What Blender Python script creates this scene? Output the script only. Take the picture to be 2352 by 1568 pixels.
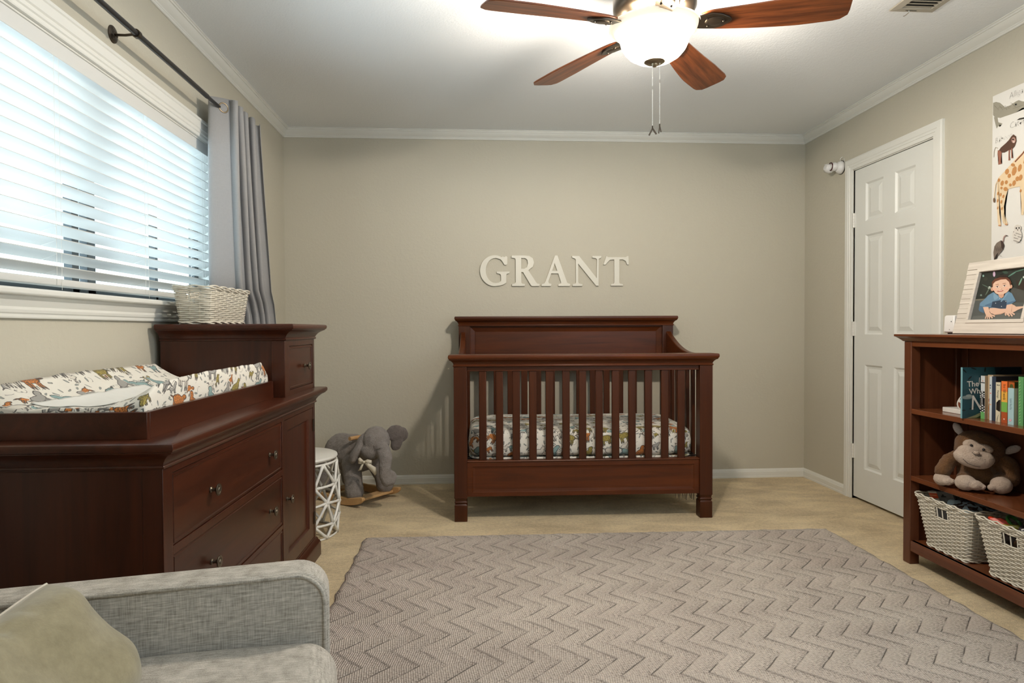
import bpy, bmesh, math, random
from mathutils import Vector, Matrix, noise
from math import sin, cos, pi, radians, sqrt, atan2
random.seed(7)
for o in list(bpy.data.objects): bpy.data.objects.remove(o)
SC = bpy.context.scene
COL = SC.collection

# ---------------------------------------------------------------- camera, world, light, exposure
W, H, BACK = 3.659, 2.44, -5.2
cam = bpy.data.cameras.new('camera'); camo = bpy.data.objects.new('camera', cam); COL.objects.link(camo)
cam.sensor_width = 36.0; cam.lens = 36.0*1500/2352; cam.clip_start = .02; cam.clip_end = 200
camo.matrix_world = (Matrix.Translation((1.26083, -4.55351, 1.07303)) @ Matrix.Rotation(-.06374, 4, 'Z')
                     @ Matrix.Rotation(pi/2-.01918, 4, 'X') @ Matrix.Rotation(-.00446, 4, 'Z'))
SC.camera = camo
SC.view_settings.view_transform = 'Standard'; SC.view_settings.look = 'None'
SC.view_settings.gamma = 1.0; SC.view_settings.use_curve_mapping = False
SC.view_settings.exposure = 0.36
SKY = 3.2; GROUND = 6.6; LAMP = 150.0; BOWL = 1.6
world = bpy.data.worlds.new('world'); SC.world = world; world.use_nodes = True
bg = world.node_tree.nodes['Background']
bg.inputs[0].default_value = (.80, .94, 1.06, 1)
_n = world.node_tree.nodes; _l = world.node_tree.links      # overcast sky above the horizon, lower half made brighter as added fill for the ceiling
_tc = _n.new('ShaderNodeTexCoord'); _sp = _n.new('ShaderNodeSeparateXYZ'); _mr = _n.new('ShaderNodeMapRange')
_mr.inputs['From Min'].default_value = -.04; _mr.inputs['From Max'].default_value = .04; _mr.inputs['To Min'].default_value = GROUND; _mr.inputs['To Max'].default_value = SKY
_l.new(_tc.outputs['Generated'], _sp.inputs[0]); _l.new(_sp.outputs[2], _mr.inputs['Value']); _l.new(_mr.outputs[0], bg.inputs[1])
SC.cycles.use_denoising = True
SC.cycles.max_bounces = 8; SC.cycles.diffuse_bounces = 5; SC.cycles.transparent_max_bounces = 12
SC.cycles.sample_clamp_indirect = 6.0; SC.cycles.caustics_reflective = False; SC.cycles.caustics_refractive = False

def portal(name, loc, rot, sx, sy):
    l = bpy.data.lights.new(name, 'AREA'); l.shape = 'RECTANGLE'; l.size = sx; l.size_y = sy
    l.cycles.is_portal = True
    o = bpy.data.objects.new(name, l); COL.objects.link(o); o.location = loc; o.rotation_euler = rot
# daylight comes in through the blinds of the left window and through two unseen openings added for fill light
portal('daylight_portal', (-.16, -2.17, 1.58), (0, radians(-90), 0), .80, 2.0)
portal('daylight_portal', (2.95, BACK-.10, 1.65), (radians(90), 0, 0), .9, 1.1)
portal('daylight_portal', (W+.10, -4.2, 1.60), (0, radians(90), 0), 1.2, 1.6)
bulbs = []
for k in range(3):
    a = radians(30+120*k)
    l = bpy.data.lights.new('bulb_light', 'POINT'); l.energy = LAMP/3; l.color = (1.0, .89, .75); l.shadow_soft_size = .025
    o = bpy.data.objects.new('bulb_light', l); COL.objects.link(o); o.location = (1.937+.055*cos(a), -2.19+.055*sin(a), 2.128)

# ---------------------------------------------------------------- node helpers
class Ex:
    def __init__(s, nt, v): s.nt, s.v = nt, v
    def _m(s, op, *a, clamp=False):
        n = s.nt.nodes.new('ShaderNodeMath'); n.operation = op; n.use_clamp = clamp
        for i, x in enumerate((s,)+a):
            x = x.v if isinstance(x, Ex) else x
            if isinstance(x, (int, float)): n.inputs[i].default_value = x
            else: s.nt.links.new(x, n.inputs[i])
        return Ex(s.nt, n.outputs[0])
    def __add__(s, o): return s._m('ADD', o)
    __radd__ = __add__
    def __sub__(s, o): return s._m('SUBTRACT', o)
    def __rsub__(s, o): return (s*-1)+o
    def __mul__(s, o): return s._m('MULTIPLY', o)
    __rmul__ = __mul__
    def __truediv__(s, o): return s._m('DIVIDE', o)
    def fract(s): return s._m('FRACT')
    def abs(s): return s._m('ABSOLUTE')
    def sin(s): return s._m('SINE')
    def cos(s): return s._m('COSINE')
    def sqrt(s): return s._m('SQRT')
    def min(s, o): return s._m('MINIMUM', o)
    def max(s, o): return s._m('MAXIMUM', o)
    def lt(s, o): return s._m('LESS_THAN', o)
    def gt(s, o): return s._m('GREATER_THAN', o)
    def pow(s, o): return s._m('POWER', o)
    def clamp(s): return s._m('ADD', 0.0, clamp=True)
    def step(s, a, b): return ((s-a)/(b-a)).clamp()

def c4(c): return (c[0], c[1], c[2], 1)
class Mat:
    def __init__(s, name, col=(.5,.5,.5), rough=.6, **kw):
        s.m = bpy.data.materials.new(name); s.m.use_nodes = True; s.nt = s.m.node_tree
        s.b = s.nt.nodes['Principled BSDF']; s.set('Base Color', c4(col)); s.set('Roughness', rough)
        for k, v in kw.items(): s.set(k.replace('_', ' '), v)
        s.m.diffuse_color = c4(col)
    def set(s, k, v):
        i = s.b.inputs[k]
        if isinstance(v, Ex): v = v.v
        if isinstance(v, bpy.types.NodeSocket): s.nt.links.new(v, i)
        else: i.default_value = v
    def n(s, t, **kw):
        n = s.nt.nodes.new('ShaderNode'+t)
        for k, v in kw.items(): setattr(n, k, v)
        return n
    def link(s, a, b): s.nt.links.new(a, b)
    def coords(s, kind='Object'):
        return s.n('TexCoord').outputs[kind]
    def xyz(s, vec):
        n = s.n('SeparateXYZ'); s.link(vec, n.inputs[0]); return [Ex(s.nt, n.outputs[i]) for i in range(3)]
    def vec(s, x, y, z=0.0):
        n = s.n('CombineXYZ')
        for i, v in enumerate((x, y, z)):
            if isinstance(v, Ex): s.link(v.v, n.inputs[i])
            else: n.inputs[i].default_value = v
        return n.outputs[0]
    def scale(s, vec, sx, sy, sz):
        n = s.n('Mapping'); s.link(vec, n.inputs[0]); n.inputs['Scale'].default_value = (sx, sy, sz); return n.outputs[0]
    def noise(s, vec, sc, det=3, rough=.55, dist=0):
        n = s.n('TexNoise'); s.link(vec, n.inputs['Vector']); n.inputs['Scale'].default_value = sc
        n.inputs['Detail'].default_value = det; n.inputs['Roughness'].default_value = rough; n.inputs['Distortion'].default_value = dist
        return Ex(s.nt, n.outputs[0])
    def vor(s, vec, sc, feature='F1', rnd=1.0, dim='2D'):
        n = s.n('TexVoronoi', voronoi_dimensions=dim, feature=feature); s.link(vec, n.inputs['Vector'])
        n.inputs['Scale'].default_value = sc; n.inputs['Randomness'].default_value = rnd
        return n
    def mix(s, f, a, b):
        n = s.n('Mix', data_type='RGBA'); 
        for i, v in ((0, f), (6, a), (7, b)):
            if isinstance(v, Ex): v = v.v
            if isinstance(v, bpy.types.NodeSocket): s.link(v, n.inputs[i])
            elif i == 0: n.inputs[0].default_value = v
            else: n.inputs[i].default_value = c4(v)
        return n.outputs[2]
    def bump(s, h, strength=.3, dist=.01):
        n = s.n('Bump'); n.inputs['Strength'].default_value = strength; n.inputs['Distance'].default_value = dist
        s.link(h.v if isinstance(h, Ex) else h, n.inputs['Height']); s.link(n.outputs[0], s.b.inputs['Normal'])

def simple(name, col, rough=.5, bump=None, **kw):
    m = Mat(name, col, rough, **kw)
    if bump:
        sc, st, d = bump; m.bump(m.noise(m.coords(), sc, 3), st, d)
    return m.m

def wood(name, c1, c2, axis=0, rough=.32, coat=.35, scale=1.0, contrast=1.0):
    m = Mat(name, c1, rough); v = m.coords()
    s = [26, 26, 26]; s[axis] = 1.6
    v2 = m.scale(v, *[k*scale for k in s])
    g = m.noise(v2, 1.0, 5, .6, .8)
    big = m.noise(m.scale(v, *[k*.12*scale for k in s]), 1.0, 2)
    f = ((g-.5)*1.6*contrast + (big-.5)*1.3 + .5).clamp()
    m.set('Base Color', m.mix(f, c1, c2)); m.set('Coat Weight', coat); m.set('Coat Roughness', .22); m.set('Specular IOR Level', .28)
    m.bump(g, .04, .002)
    return m.m

def fabric(name, c1, c2, sc=900, bump=.25, rough=.9, sheen=.0, aniso=True):
    m = Mat(name, c1, rough); v = m.coords()
    a = m.noise(m.scale(v, sc, sc, sc*.06), 1.0, 2); b = m.noise(m.scale(v, sc*.06, sc*.06, sc), 1.0, 2)
    d = m.noise(m.scale(v, sc*.08, sc, sc*.5), 1.0, 2)
    f = (((a+b+d)/3.0-.5)*3.2+.5).clamp()
    m.set('Base Color', m.mix(f, c1, c2)); m.bump(f, bump, .001)
    if sheen: m.set('Sheen Weight', sheen)
    return m.m

# ---------------------------------------------------------------- materials
def paint_wall():
    m = Mat('wall_paint', (.52, .49, .405), .62); v = m.coords()
    n1 = m.noise(v, 55, 3); n2 = m.noise(v, 22, 2)
    m.bump(((n1-.45)*2.2).clamp()*.7+n2*.6, .30, .004); return m.m
def paint_ceiling():
    m = Mat('ceiling_paint', (.80, .83, .86), .8); v = m.coords()
    m.bump(m.noise(v, 120, 3)+m.noise(v, 45, 2)*.6, .35, .004); return m.m
M_wall, M_ceil = paint_wall(), paint_ceiling()
M_trim = simple('trim_paint', (.74, .74, .70), .38)
M_door = simple('door_paint', (.72, .73, .70), .42)
M_white = simple('white_enamel', (.74, .73, .69), .35)
def carpet():
    m = Mat('carpet_pile', (.5, .4, .27), .95); v = m.coords()
    n1 = m.noise(v, 260, 4, .7); n2 = m.noise(m.scale(v, 1.2, 2.6, 1), 2.4, 3, .6, .6); n3 = m.noise(v, 60, 2)
    f = ((n1-.5)*2.6+(n2-.5)*1.7+(n3-.5)*.9+.52).clamp()
    m.set('Base Color', m.mix(f, (.50, .365, .19), (.95, .77, .47))); m.bump(n1+n3*.5, .9, .008); m.set('Sheen Weight', .2)
    return m.m
M_carpet = carpet()
def rug_mat():
    m = Mat('rug_yarn', (.36, .30, .26), .95); v = m.coords(); x, y, z = m.xyz(v)
    wob = (m.noise(v, 9, 2)-.5)*.012
    zig = ((y/.2055+.15).fract()-.5).abs()*2.0
    up = ((y/.2055+.15).fract()-.5).gt(0.0)
    s = (x+wob-zig*.098)/.0905
    fr = s.fract()
    brk = m.noise(m.vec(x*7.0, y*9.0), 1.0, 2)
    width = .05+(1.0-up)*.10
    gap = (1.0-(fr.min(1.0-fr)/width).clamp())*brk.step(.36, .54)*(up*.5+.5)
    stag = (s-fr)*2.39
    rib = ((x+wob*.3+zig*.014)*2*pi/.0074+stag)
    ribs = rib.sin()
    knot = m.noise(m.scale(v, 95, 210, 1), 1.0, 2)
    loop = ((ribs*.5+.5)*(knot.step(.3, .6)*.7+.3)).clamp()
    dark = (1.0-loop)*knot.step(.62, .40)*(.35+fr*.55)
    tone = m.noise(m.scale(v, 2.2, 3.0, 1), 1.0, 2)
    base = m.mix(tone.step(.3, .7), (.54, .465, .41), (.66, .58, .51))
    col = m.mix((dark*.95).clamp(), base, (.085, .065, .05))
    col = m.mix((gap*.95).clamp(), col, (.045, .034, .027))  # shade of the deep grooves painted into the yarn colour
    m.set('Base Color', col)
    m.bump(loop*.5+fr.min(.5)*.45-gap*.7+knot*.4, .8, .007)
    return m.m
M_rug = rug_mat()
M_cherry = wood('cherry_wood_dark', (.026, .0065, .0030), (.075, .0175, .0065), axis=1, rough=.32, coat=.16)
M_cherryv = wood('cherry_wood_dark_upright', (.026, .0065, .0030), (.075, .0175, .0065), axis=2, rough=.32, coat=.16)
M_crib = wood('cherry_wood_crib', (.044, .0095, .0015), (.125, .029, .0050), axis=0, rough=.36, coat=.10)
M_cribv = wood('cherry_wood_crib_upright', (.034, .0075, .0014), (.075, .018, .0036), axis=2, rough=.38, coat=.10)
M_shelf = wood('walnut_stain_wood', (.095, .027, .010), (.20, .064, .024), axis=1, rough=.24, coat=.35)
M_shelfv = wood('walnut_stain_wood_upright', (.075, .024, .011), (.150, .050, .022), axis=2, rough=.28, coat=.25)
M_pine = wood('pine_wood', (.52, .30, .13), (.66, .42, .20), axis=0, rough=.5, coat=.1)
M_blade = wood('fan_blade_wood', (.060, .014, .004), (.22, .062, .017), axis=0, rough=.42, coat=.25, scale=1.7, contrast=1.7)
M_bronze = simple('bronze_metal', (.085, .068, .052), .34, Metallic=.9)
M_brass = simple('antique_brass', (.30, .24, .16), .36, Metallic=.9)
M_rod = simple('blackened_steel', (.055, .052, .052), .3, Metallic=.7)
M_steel = simple('chrome', (.6, .58, .54), .2, Metallic=1.0)
M_black = simple('black_plastic', (.012, .012, .013), .4)
M_dark = simple('casing_shadow_dark', (.02, .018, .016), .9)
M_plastic = simple('white_plastic', (.74, .73, .72), .28)
M_frameout = simple('bronze_window_frame', (.035, .045, .05), .4)
M_chair = fabric('heather_grey_upholstery', (.22, .20, .165), (.60, .56, .50), sc=520, bump=.35)
M_curt = fabric('grey_curtain_cloth', (.45, .445, .445), (.55, .545, .545), sc=700, bump=.12)
def curtain_translucent(mat):
    nt = mat.node_tree; b = nt.nodes['Principled BSDF']; out = nt.nodes['Material Output']
    t = nt.nodes.new('ShaderNodeBsdfTranslucent'); t.inputs[0].default_value = (.42, .42, .44, 1)
    mx = nt.nodes.new('ShaderNodeMixShader'); mx.inputs[0].default_value = .42
    nt.links.new(b.outputs[0], mx.inputs[1]); nt.links.new(t.outputs[0], mx.inputs[2]); nt.links.new(mx.outputs[0], out.inputs[0])
curtain_translucent(M_curt)
def slat_mat():
    m = Mat('blind_slat_vinyl', (.70, .705, .69), .45); nt = m.nt
    t = nt.nodes.new('ShaderNodeBsdfTranslucent'); t.inputs[0].default_value = (.70, .71, .69, 1)
    mx = nt.nodes.new('ShaderNodeMixShader'); mx.inputs[0].default_value = .08
    nt.links.new(m.b.outputs[0], mx.inputs[1]); nt.links.new(t.outputs[0], mx.inputs[2]); nt.links.new(mx.outputs[0], nt.nodes['Material Output'].inputs[0])
    return m.m
M_slat = slat_mat()
def velvet():
    m = Mat('olive_velvet', (.25, .215, .12), .85); v = m.coords()
    m.set('Base Color', m.mix(m.noise(v, 35, 4, .7).step(.3, .7), (.205, .175, .098), (.30, .26, .155))); m.set('Sheen Weight', .35)
    m.bump(m.noise(v, 300, 2), .2, .002); return m.m
M_velvet = velvet()
M_denim = simple('grey_blue_cloth', (.13, .15, .17), .9, (300, .3, .002))
M_piping = simple('cream_piping', (.62, .58, .50), .8)
def plush(name, c1, c2):
    m = Mat(name, c1, 1.0); v = m.coords()
    n = m.noise(v, 190, 4, .7); n2 = m.noise(v, 28, 3, .7)
    m.set('Base Color', m.mix(((n-.5)*1.6+(n2-.5)*1.2+.5).clamp(), c1, c2)); m.bump(n+n2*.8, .9, .008); m.set('Sheen Weight', .14); m.set('Sheen Roughness', .4)
    return m.m
M_ele = plush('grey_plush', (.20, .175, .16), (.36, .325, .305))
M_elein = plush('dark_grey_plush', (.13, .108, .098), (.24, .205, .19))
M_mon = plush('brown_plush', (.085, .036, .011), (.21, .098, .034))
M_mtan = plush('tan_plush', (.46, .34, .26), (.68, .55, .45))
M_mear = plush('pale_ear_plush', (.50, .45, .43), (.70, .64, .62))
M_ribbon = simple('cream_ribbon', (.66, .60, .48), .6)
M_wick = simple('white_painted_wicker', (.66, .62, .53), .5, (160, .25, .002))
M_wickin = simple('wicker_liner', (.50, .46, .38), .8)
M_whitewash = Mat('whitewashed_boards', (.66, .61, .54), .6)
_v = M_whitewash.coords(); M_whitewash.set('Base Color', M_whitewash.mix(M_whitewash.noise(M_whitewash.scale(_v, 8, 4, 90), 1, 3).step(.3, .7), (.56, .51, .45), (.70, .65, .58)))
M_whitewash = M_whitewash.m
M_paper = simple('paper_white', (.72, .71, .68), .7)
def art_mat(name='printed_ink', rough=.45):
    m = Mat(name, (.8,.8,.8), rough); a = m.n('VertexColor', layer_name='Col'); m.set('Base Color', a.outputs[0]); return m.m
M_art = art_mat(); M_artmatte = art_mat('printed_matte_paper', .8)
def glass_pane():
    m = bpy.data.materials.new('window_glass'); m.use_nodes = True; nt = m.node_tree; nt.nodes.clear()
    o = nt.nodes.new('ShaderNodeOutputMaterial'); t = nt.nodes.new('ShaderNodeBsdfTransparent'); t.inputs[0].default_value = (.93, .97, .96, 1)
    g = nt.nodes.new('ShaderNodeBsdfGlossy'); g.inputs['Roughness'].default_value = .02
    f = nt.nodes.new('ShaderNodeFresnel'); f.inputs[0].default_value = 1.45
    ge = nt.nodes.new('ShaderNodeNewGeometry'); q = Ex(nt, f.outputs[0])*(1.0-Ex(nt, ge.outputs['Backfacing']))
    mx = nt.nodes.new('ShaderNodeMixShader'); nt.links.new(q.v, mx.inputs[0]); nt.links.new(t.outputs[0], mx.inputs[1]); nt.links.new(g.outputs[0], mx.inputs[2])
    nt.links.new(mx.outputs[0], o.inputs[0]); return m
M_glass = glass_pane()
def bowl_glass():
    m = Mat('frosted_lit_glass', (.9, .84, .72), .35); nt = m.nt
    t = nt.nodes.new('ShaderNodeBsdfTransparent'); mx = nt.nodes.new('ShaderNodeMixShader'); mx.inputs[0].default_value = .50
    nt.links.new(m.b.outputs[0], mx.inputs[1]); nt.links.new(t.outputs[0], mx.inputs[2]); nt.links.new(mx.outputs[0], nt.nodes['Material Output'].inputs[0])
    # the lit frosted bowl: brightest where the bulbs sit behind it, dimmer at its flared rim
    x, y, z = m.xyz(m.coords())
    f = (1.0-z.step(-.034, -.010))*.75+.25
    m.link(((1.0-z.step(-.040, -.020))*.50).v, mx.inputs[0])
    m.set('Emission Color', (1.0, .86, .66, 1)); m.set('Emission Strength', f*BOWL); return m.m
M_bowl = bowl_glass()

def animal_print():
    m = Mat('animal_print_cotton', (.78, .75, .68), .85); uv = m.coords('UV')
    nz = m.n('TexNoise'); m.link(uv, nz.inputs['Vector']); nz.inputs['Scale'].default_value = 38; nz.inputs['Detail'].default_value = 2
    sub = m.n('VectorMath', operation='SUBTRACT'); m.link(nz.outputs['Color'], sub.inputs[0]); sub.inputs[1].default_value = (.5, .5, .5)
    scl = m.n('VectorMath', operation='SCALE'); m.link(sub.outputs[0], scl.inputs[0]); scl.inputs['Scale'].default_value = .011
    ad = m.n('VectorMath', operation='ADD'); m.link(uv, ad.inputs[0]); m.link(scl.outputs[0], ad.inputs[1]); P = ad.outputs[0]
    def cell(scale, rnd=.55):
        mp = m.scale(P, scale, scale, 1); vn = m.vor(mp, 1.0, 'F1', rnd)
        x, y, _ = m.xyz(mp); cx, cy, _ = m.xyz(vn.outputs['Position'])
        r, g, b = m.xyz(vn.outputs['Color'])
        return x-cx, y-cy, r, g, b
    def rot(x, y, a): c, s = a.cos(), a.sin(); return x*c+y*s, y*c-x*s
    def ell(x, y, cx, cy, a, b): return (((x-cx)/a)._m('POWER', 2.0)+((y-cy)/b)._m('POWER', 2.0)).sqrt()-1.0
    def animal(scale, longneck=False):
        x, y, r, g, b = cell(scale, .5)
        x = x*((g.gt(.5))*2.0-1.0)
        x, y = rot(x, y, (b-.5)*1.4)
        d = ell(x, y, 0, 0, .30, .15)*.15
        d = d.min(ell(x, y, .32, .17, .12, .085)*.085)
        d = d.min(ell(x, y, .24, .08, .10, .13)*.1)
        for lx in (-.22, -.13, .12, .21): d = d.min(ell(x, y, lx, -.20, .038, .17)*.038)
        d = d.min(ell(x, y, -.36, .03, .10, .022)*.022)
        return d, r, g, b
    d1, r1, g1, b1 = animal(9.5)
    d2, r2, g2, b2 = animal(16.0)
    # leaves and twigs
    lx, ly, r3, g3, b3 = cell(31.0, .8); lx, ly = rot(lx, ly, g3*6.28)
    leaf = ell(lx, ly, 0, 0, .34, .12)
    arc = (ell(lx, ly, .1, -.2, .40, .40).abs()).lt(.06)*ly.gt(-.12)
    leafm = leaf.lt(0)*r3.gt(.42)
    vein = leaf.lt(-.35)*ly.abs().gt(.02)
    col = m.mix(leafm*.8, (.76, .73, .66), m.mix(vein*.75, (.05, .06, .06), (.30, .36, .35)))
    col = m.mix(arc*r3.lt(.30)*.85, col, (.05, .05, .055))
    spots = m.vor(P, 190, 'F1', 1.0); spot = Ex(m.nt, spots.outputs[0]).lt(.33)
    def paint(col, d, r, w, keep):
        fill = m.mix(r.gt(.22), (.58, .20, .045), m.mix(r.gt(.42), (.36, .29, .07), m.mix(r.gt(.62), (.24, .36, .36), m.mix(r.gt(.80), (.33, .32, .30), (.66, .62, .55)))))
        fill = m.mix(spot*(r.lt(.44))*.75, fill, (.07, .045, .02))
        body = d.lt(0)*keep
        line = d.abs().lt(w)*keep
        pad = d.lt(w*2.6)*keep
        col = m.mix(pad, col, (.76, .73, .66)); col = m.mix(body, col, fill)
        return m.mix(line*.85, col, (.035, .03, .03))
    col = paint(col, d2, r2, .018, g2.gt(.45)); col = paint(col, d1, r1, .014, b1.gt(.12))
    m.set('Base Color', col); m.set('Sheen Weight', .1)
    m.bump(m.noise(m.coords(), 30, 3), .25, .006)
    return m.m
M_print = animal_print()
def cowprint():
    m = Mat('blue_brown_spotted_cloth', (.3,.4,.45), .9); v = m.coords()
    n = m.noise(v, 38, 1, .4)
    m.set('Base Color', m.mix(n.gt(.53), (.36, .47, .54), (.045, .022, .018))); m.bump(m.noise(v, 40, 2), .5, .01); return m.m
M_cow = cowprint()

# ---------------------------------------------------------------- mesh helpers
class MB:
    def __init__(s): s.bm = bmesh.new(); s.mats = []; s.cur = 0
    def mat(s, m):
        if m not in s.mats: s.mats.append(m)
        s.cur = s.mats.index(m); return s
    def face(s, vs):
        try:
            f = s.bm.faces.new(vs); f.material_index = s.cur; return f
        except ValueError: return None
    def v(s, p): return s.bm.verts.new(p)
    def box(s, x0, x1, y0, y1, z0, z1): return s.rings([(x0, x1, y0, y1, z0), (x0, x1, y0, y1, z1)])
    def rings(s, rs):
        L = []
        for (x0, x1, y0, y1, z) in rs:
            L.append([s.v((x0, y0, z)), s.v((x1, y0, z)), s.v((x1, y1, z)), s.v((x0, y1, z))])
        s.loft(L, True); return s
    def loft(s, L, caps=False, closed=True):
        for a, b in zip(L, L[1:]):
            n = len(a)
            for i in range(n if closed else n-1):
                j = (i+1) % n; s.face([a[i], a[j], b[j], b[i]])
        if caps: s.face(list(reversed(L[0]))); s.face(L[-1])
    def lathe(s, prof, c=(0,0,0), axis='z', n=24, caps=False):
        L = []
        for r, h in prof:
            ring = []
            for i in range(n):
                a = 2*pi*i/n; p = (r*cos(a), r*sin(a), h)
                if axis == 'x': p = (p[2], p[0], p[1])
                if axis == 'y': p = (p[0], -p[2], p[1])
                ring.append(s.v((p[0]+c[0], p[1]+c[1], p[2]+c[2])))
            L.append(ring)
        s.loft(L, caps); return s
    def tube(s, pts, r, n=8, closed=False, caps=True):
        pts = [Vector(p) for p in pts]; N = len(pts); L = []
        rr = r if isinstance(r, (list, tuple)) else [r]*N
        prev = None
        for i, p in enumerate(pts):
            if closed: t = pts[(i+1) % N]-pts[i-1]
            else: t = pts[min(i+1, N-1)]-pts[max(i-1, 0)]
            t.normalize()
            if prev is None:
                u = t.orthogonal().normalized()
            else:
                u = prev-t*prev.dot(t)
                u = u.normalized() if u.length > 1e-6 else t.orthogonal().normalized()
            prev = u; w = t.cross(u)
            L.append([s.v(p+u*rr[i]*cos(2*pi*k/n)+w*rr[i]*sin(2*pi*k/n)) for k in range(n)])
        if closed:
            # align last ring with first
            best = min(range(n), key=lambda k: (L[-1][k].co-L[0][0].co).length)
            s.loft(L)
            a, b = L[-1], L[0]
            for i in range(n): s.face([a[(i+best) % n], a[(i+1+best) % n], b[(i+1) % n], b[i]])
        else: s.loft(L, caps)
        return s
    def ball(s, c, r, n=12, m=8, rot=None):
        r = (r, r, r) if isinstance(r, (int, float)) else r; L = []
        for j in range(1, m):
            t = pi*j/m; ring = []
            for i in range(n):
                a = 2*pi*i/n; p = Vector((r[0]*sin(t)*cos(a), r[1]*sin(t)*sin(a), r[2]*cos(t)))
                if rot: p = rot @ p
                ring.append(s.v(p+Vector(c)))
            L.append(ring)
        L.reverse(); s.loft(L)
        ex = Vector((0, 0, r[2])); ex = rot @ ex if rot else ex
        b, t = s.v(Vector(c)-ex), s.v(Vector(c)+ex)
        for i in range(n):
            j = (i+1) % n; s.face([b, L[0][j], L[0][i]]); s.face([t, L[-1][i], L[-1][j]])
        return s
    def prism(s, pts, d0, d1, f=lambda u, v, d: (u, v, d)):
        a = [s.v(f(u, v, d0)) for u, v in pts]; b = [s.v(f(u, v, d1)) for u, v in pts]
        s.loft([a, b], True); return s
    def panelled(s, u0, u1, v0, v1, rects, prof, f):
        """flat face with rectangular panels; prof = [(inset, depth)...]; f(u,v,d)->point, d into the surface"""
        us = sorted({u0, u1, *[r[0] for r in rects], *[r[1] for r in rects]}); vs = sorted({v0, v1, *[r[2] for r in rects], *[r[3] for r in rects]})
        for i in range(len(us)-1):
            for j in range(len(vs)-1):
                cu, cv = (us[i]+us[i+1])/2, (vs[j]+vs[j+1])/2
                if any(r[0] < cu < r[1] and r[2] < cv < r[3] for r in rects): continue
                s.face([s.v(f(us[i], vs[j], 0)), s.v(f(us[i+1], vs[j], 0)), s.v(f(us[i+1], vs[j+1], 0)), s.v(f(us[i], vs[j+1], 0))])
        for r in rects:
            L = []
            for ins, d in [(0, 0)]+prof:
                L.append([s.v(f(r[0]+ins, r[2]+ins, d)), s.v(f(r[1]-ins, r[2]+ins, d)), s.v(f(r[1]-ins, r[3]-ins, d)), s.v(f(r[0]+ins, r[3]-ins, d))])
            s.loft(L); s.face(L[-1])
        return s
    def xf(s, M):
        for v in s.bm.verts: v.co = M @ v.co
        return s
    def build(s, name, mat=None, parent=None, smooth=False, bevel=0, seg=2, solid=0, merge=False, sub=0, angle=35):
        if merge: bmesh.ops.remove_doubles(s.bm, verts=s.bm.verts, dist=1e-5)
        bmesh.ops.recalc_face_normals(s.bm, faces=s.bm.faces)
        me = bpy.data.meshes.new(name); s.bm.to_mesh(me); s.bm.free()
        if mat is not None and not s.mats: s.mats = [mat]
        for m in s.mats: me.materials.append(m)
        o = bpy.data.objects.new(name, me); COL.objects.link(o)
        if parent: o.parent = parent
        if bevel:
            b = o.modifiers.new('bevel', 'BEVEL'); b.width = bevel; b.segments = seg; b.limit_method = 'ANGLE'; b.angle_limit = radians(40); b.harden_normals = False
            for p in me.polygons: p.use_smooth = True
            me.set_sharp_from_angle(angle=radians(angle)) if hasattr(me, 'set_sharp_from_angle') else None
        if smooth:
            for p in me.polygons: p.use_smooth = True
            if smooth != 'all': me.set_sharp_from_angle(angle=radians(angle))
        if solid: q = o.modifiers.new('solid', 'SOLIDIFY'); q.thickness = solid; q.offset = 0
        if sub: q = o.modifiers.new('sub', 'SUBSURF'); q.levels = sub; q.render_levels = sub
        return o

def root(name, label, cat, loc=(0,0,0), rz=0, group=None):
    o = bpy.data.objects.new(name, None); COL.objects.link(o); o.location = loc; o.rotation_euler = (0, 0, rz)
    o.empty_display_size = .05
    return tag(o, label, cat, group)
def tag(o, label, cat, group=None, kind=None):
    o['label'] = label; o['category'] = cat
    if group: o['group'] = group
    if kind: o['kind'] = kind
    return o
def struct(o): o['kind'] = 'structure'; return o
def lab(o, t): o['label'] = t; return o
def clone(o, parent=None):
    c = o.copy(); COL.objects.link(c)
    if parent: c.parent = parent
    for ch in [k for k in bpy.data.objects if k.parent == o]: clone(ch, c)
    return c

def blob(parts, voxel, name, mat, parent, amp=.0015, smooth=6, freq=60):
    """one continuous surface grown from overlapping ellipsoids and tapered capsules"""
    b = MB()
    for p in parts:
        if p[0] == 'e':
            rot = p[3] if len(p) > 3 else None
            b.ball(p[1], p[2], 20, 14, rot)
        else:
            pts, rr = p[1], p[2]
            P = [Vector(q) for q in pts]
            for (a, c), (ra, rc) in zip(zip(P, P[1:]), zip(rr, rr[1:])):
                n = 6
                for i in range(n+1):
                    t = i/n; b.ball(a.lerp(c, t), ra+(rc-ra)*t, 14, 10)
    me = bpy.data.meshes.new('tmp'); b.bm.to_mesh(me); b.bm.free()
    o = bpy.data.objects.new('tmp', me); COL.objects.link(o)
    r = o.modifiers.new('r', 'REMESH'); r.mode = 'VOXEL'; r.voxel_size = voxel
    q = o.modifiers.new('s', 'SMOOTH'); q.iterations = smooth; q.factor = .5
    dg = bpy.context.evaluated_depsgraph_get(); ev = o.evaluated_get(dg); m2 = bpy.data.meshes.new_from_object(ev)
    bpy.data.objects.remove(o)
    m2.name = name; m2.materials.clear(); m2.materials.append(mat)
    if amp:
        nrm = [v.normal.copy() for v in m2.vertices]
        for v, n in zip(m2.vertices, nrm):
            v.co += n*(noise.noise(v.co*freq)*amp+noise.noise(v.co*freq*3.1)*amp*.6)
    for p in m2.polygons: p.use_smooth = True
    ob = bpy.data.objects.new(name, m2); COL.objects.link(ob); ob.parent = parent
    return ob

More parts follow.
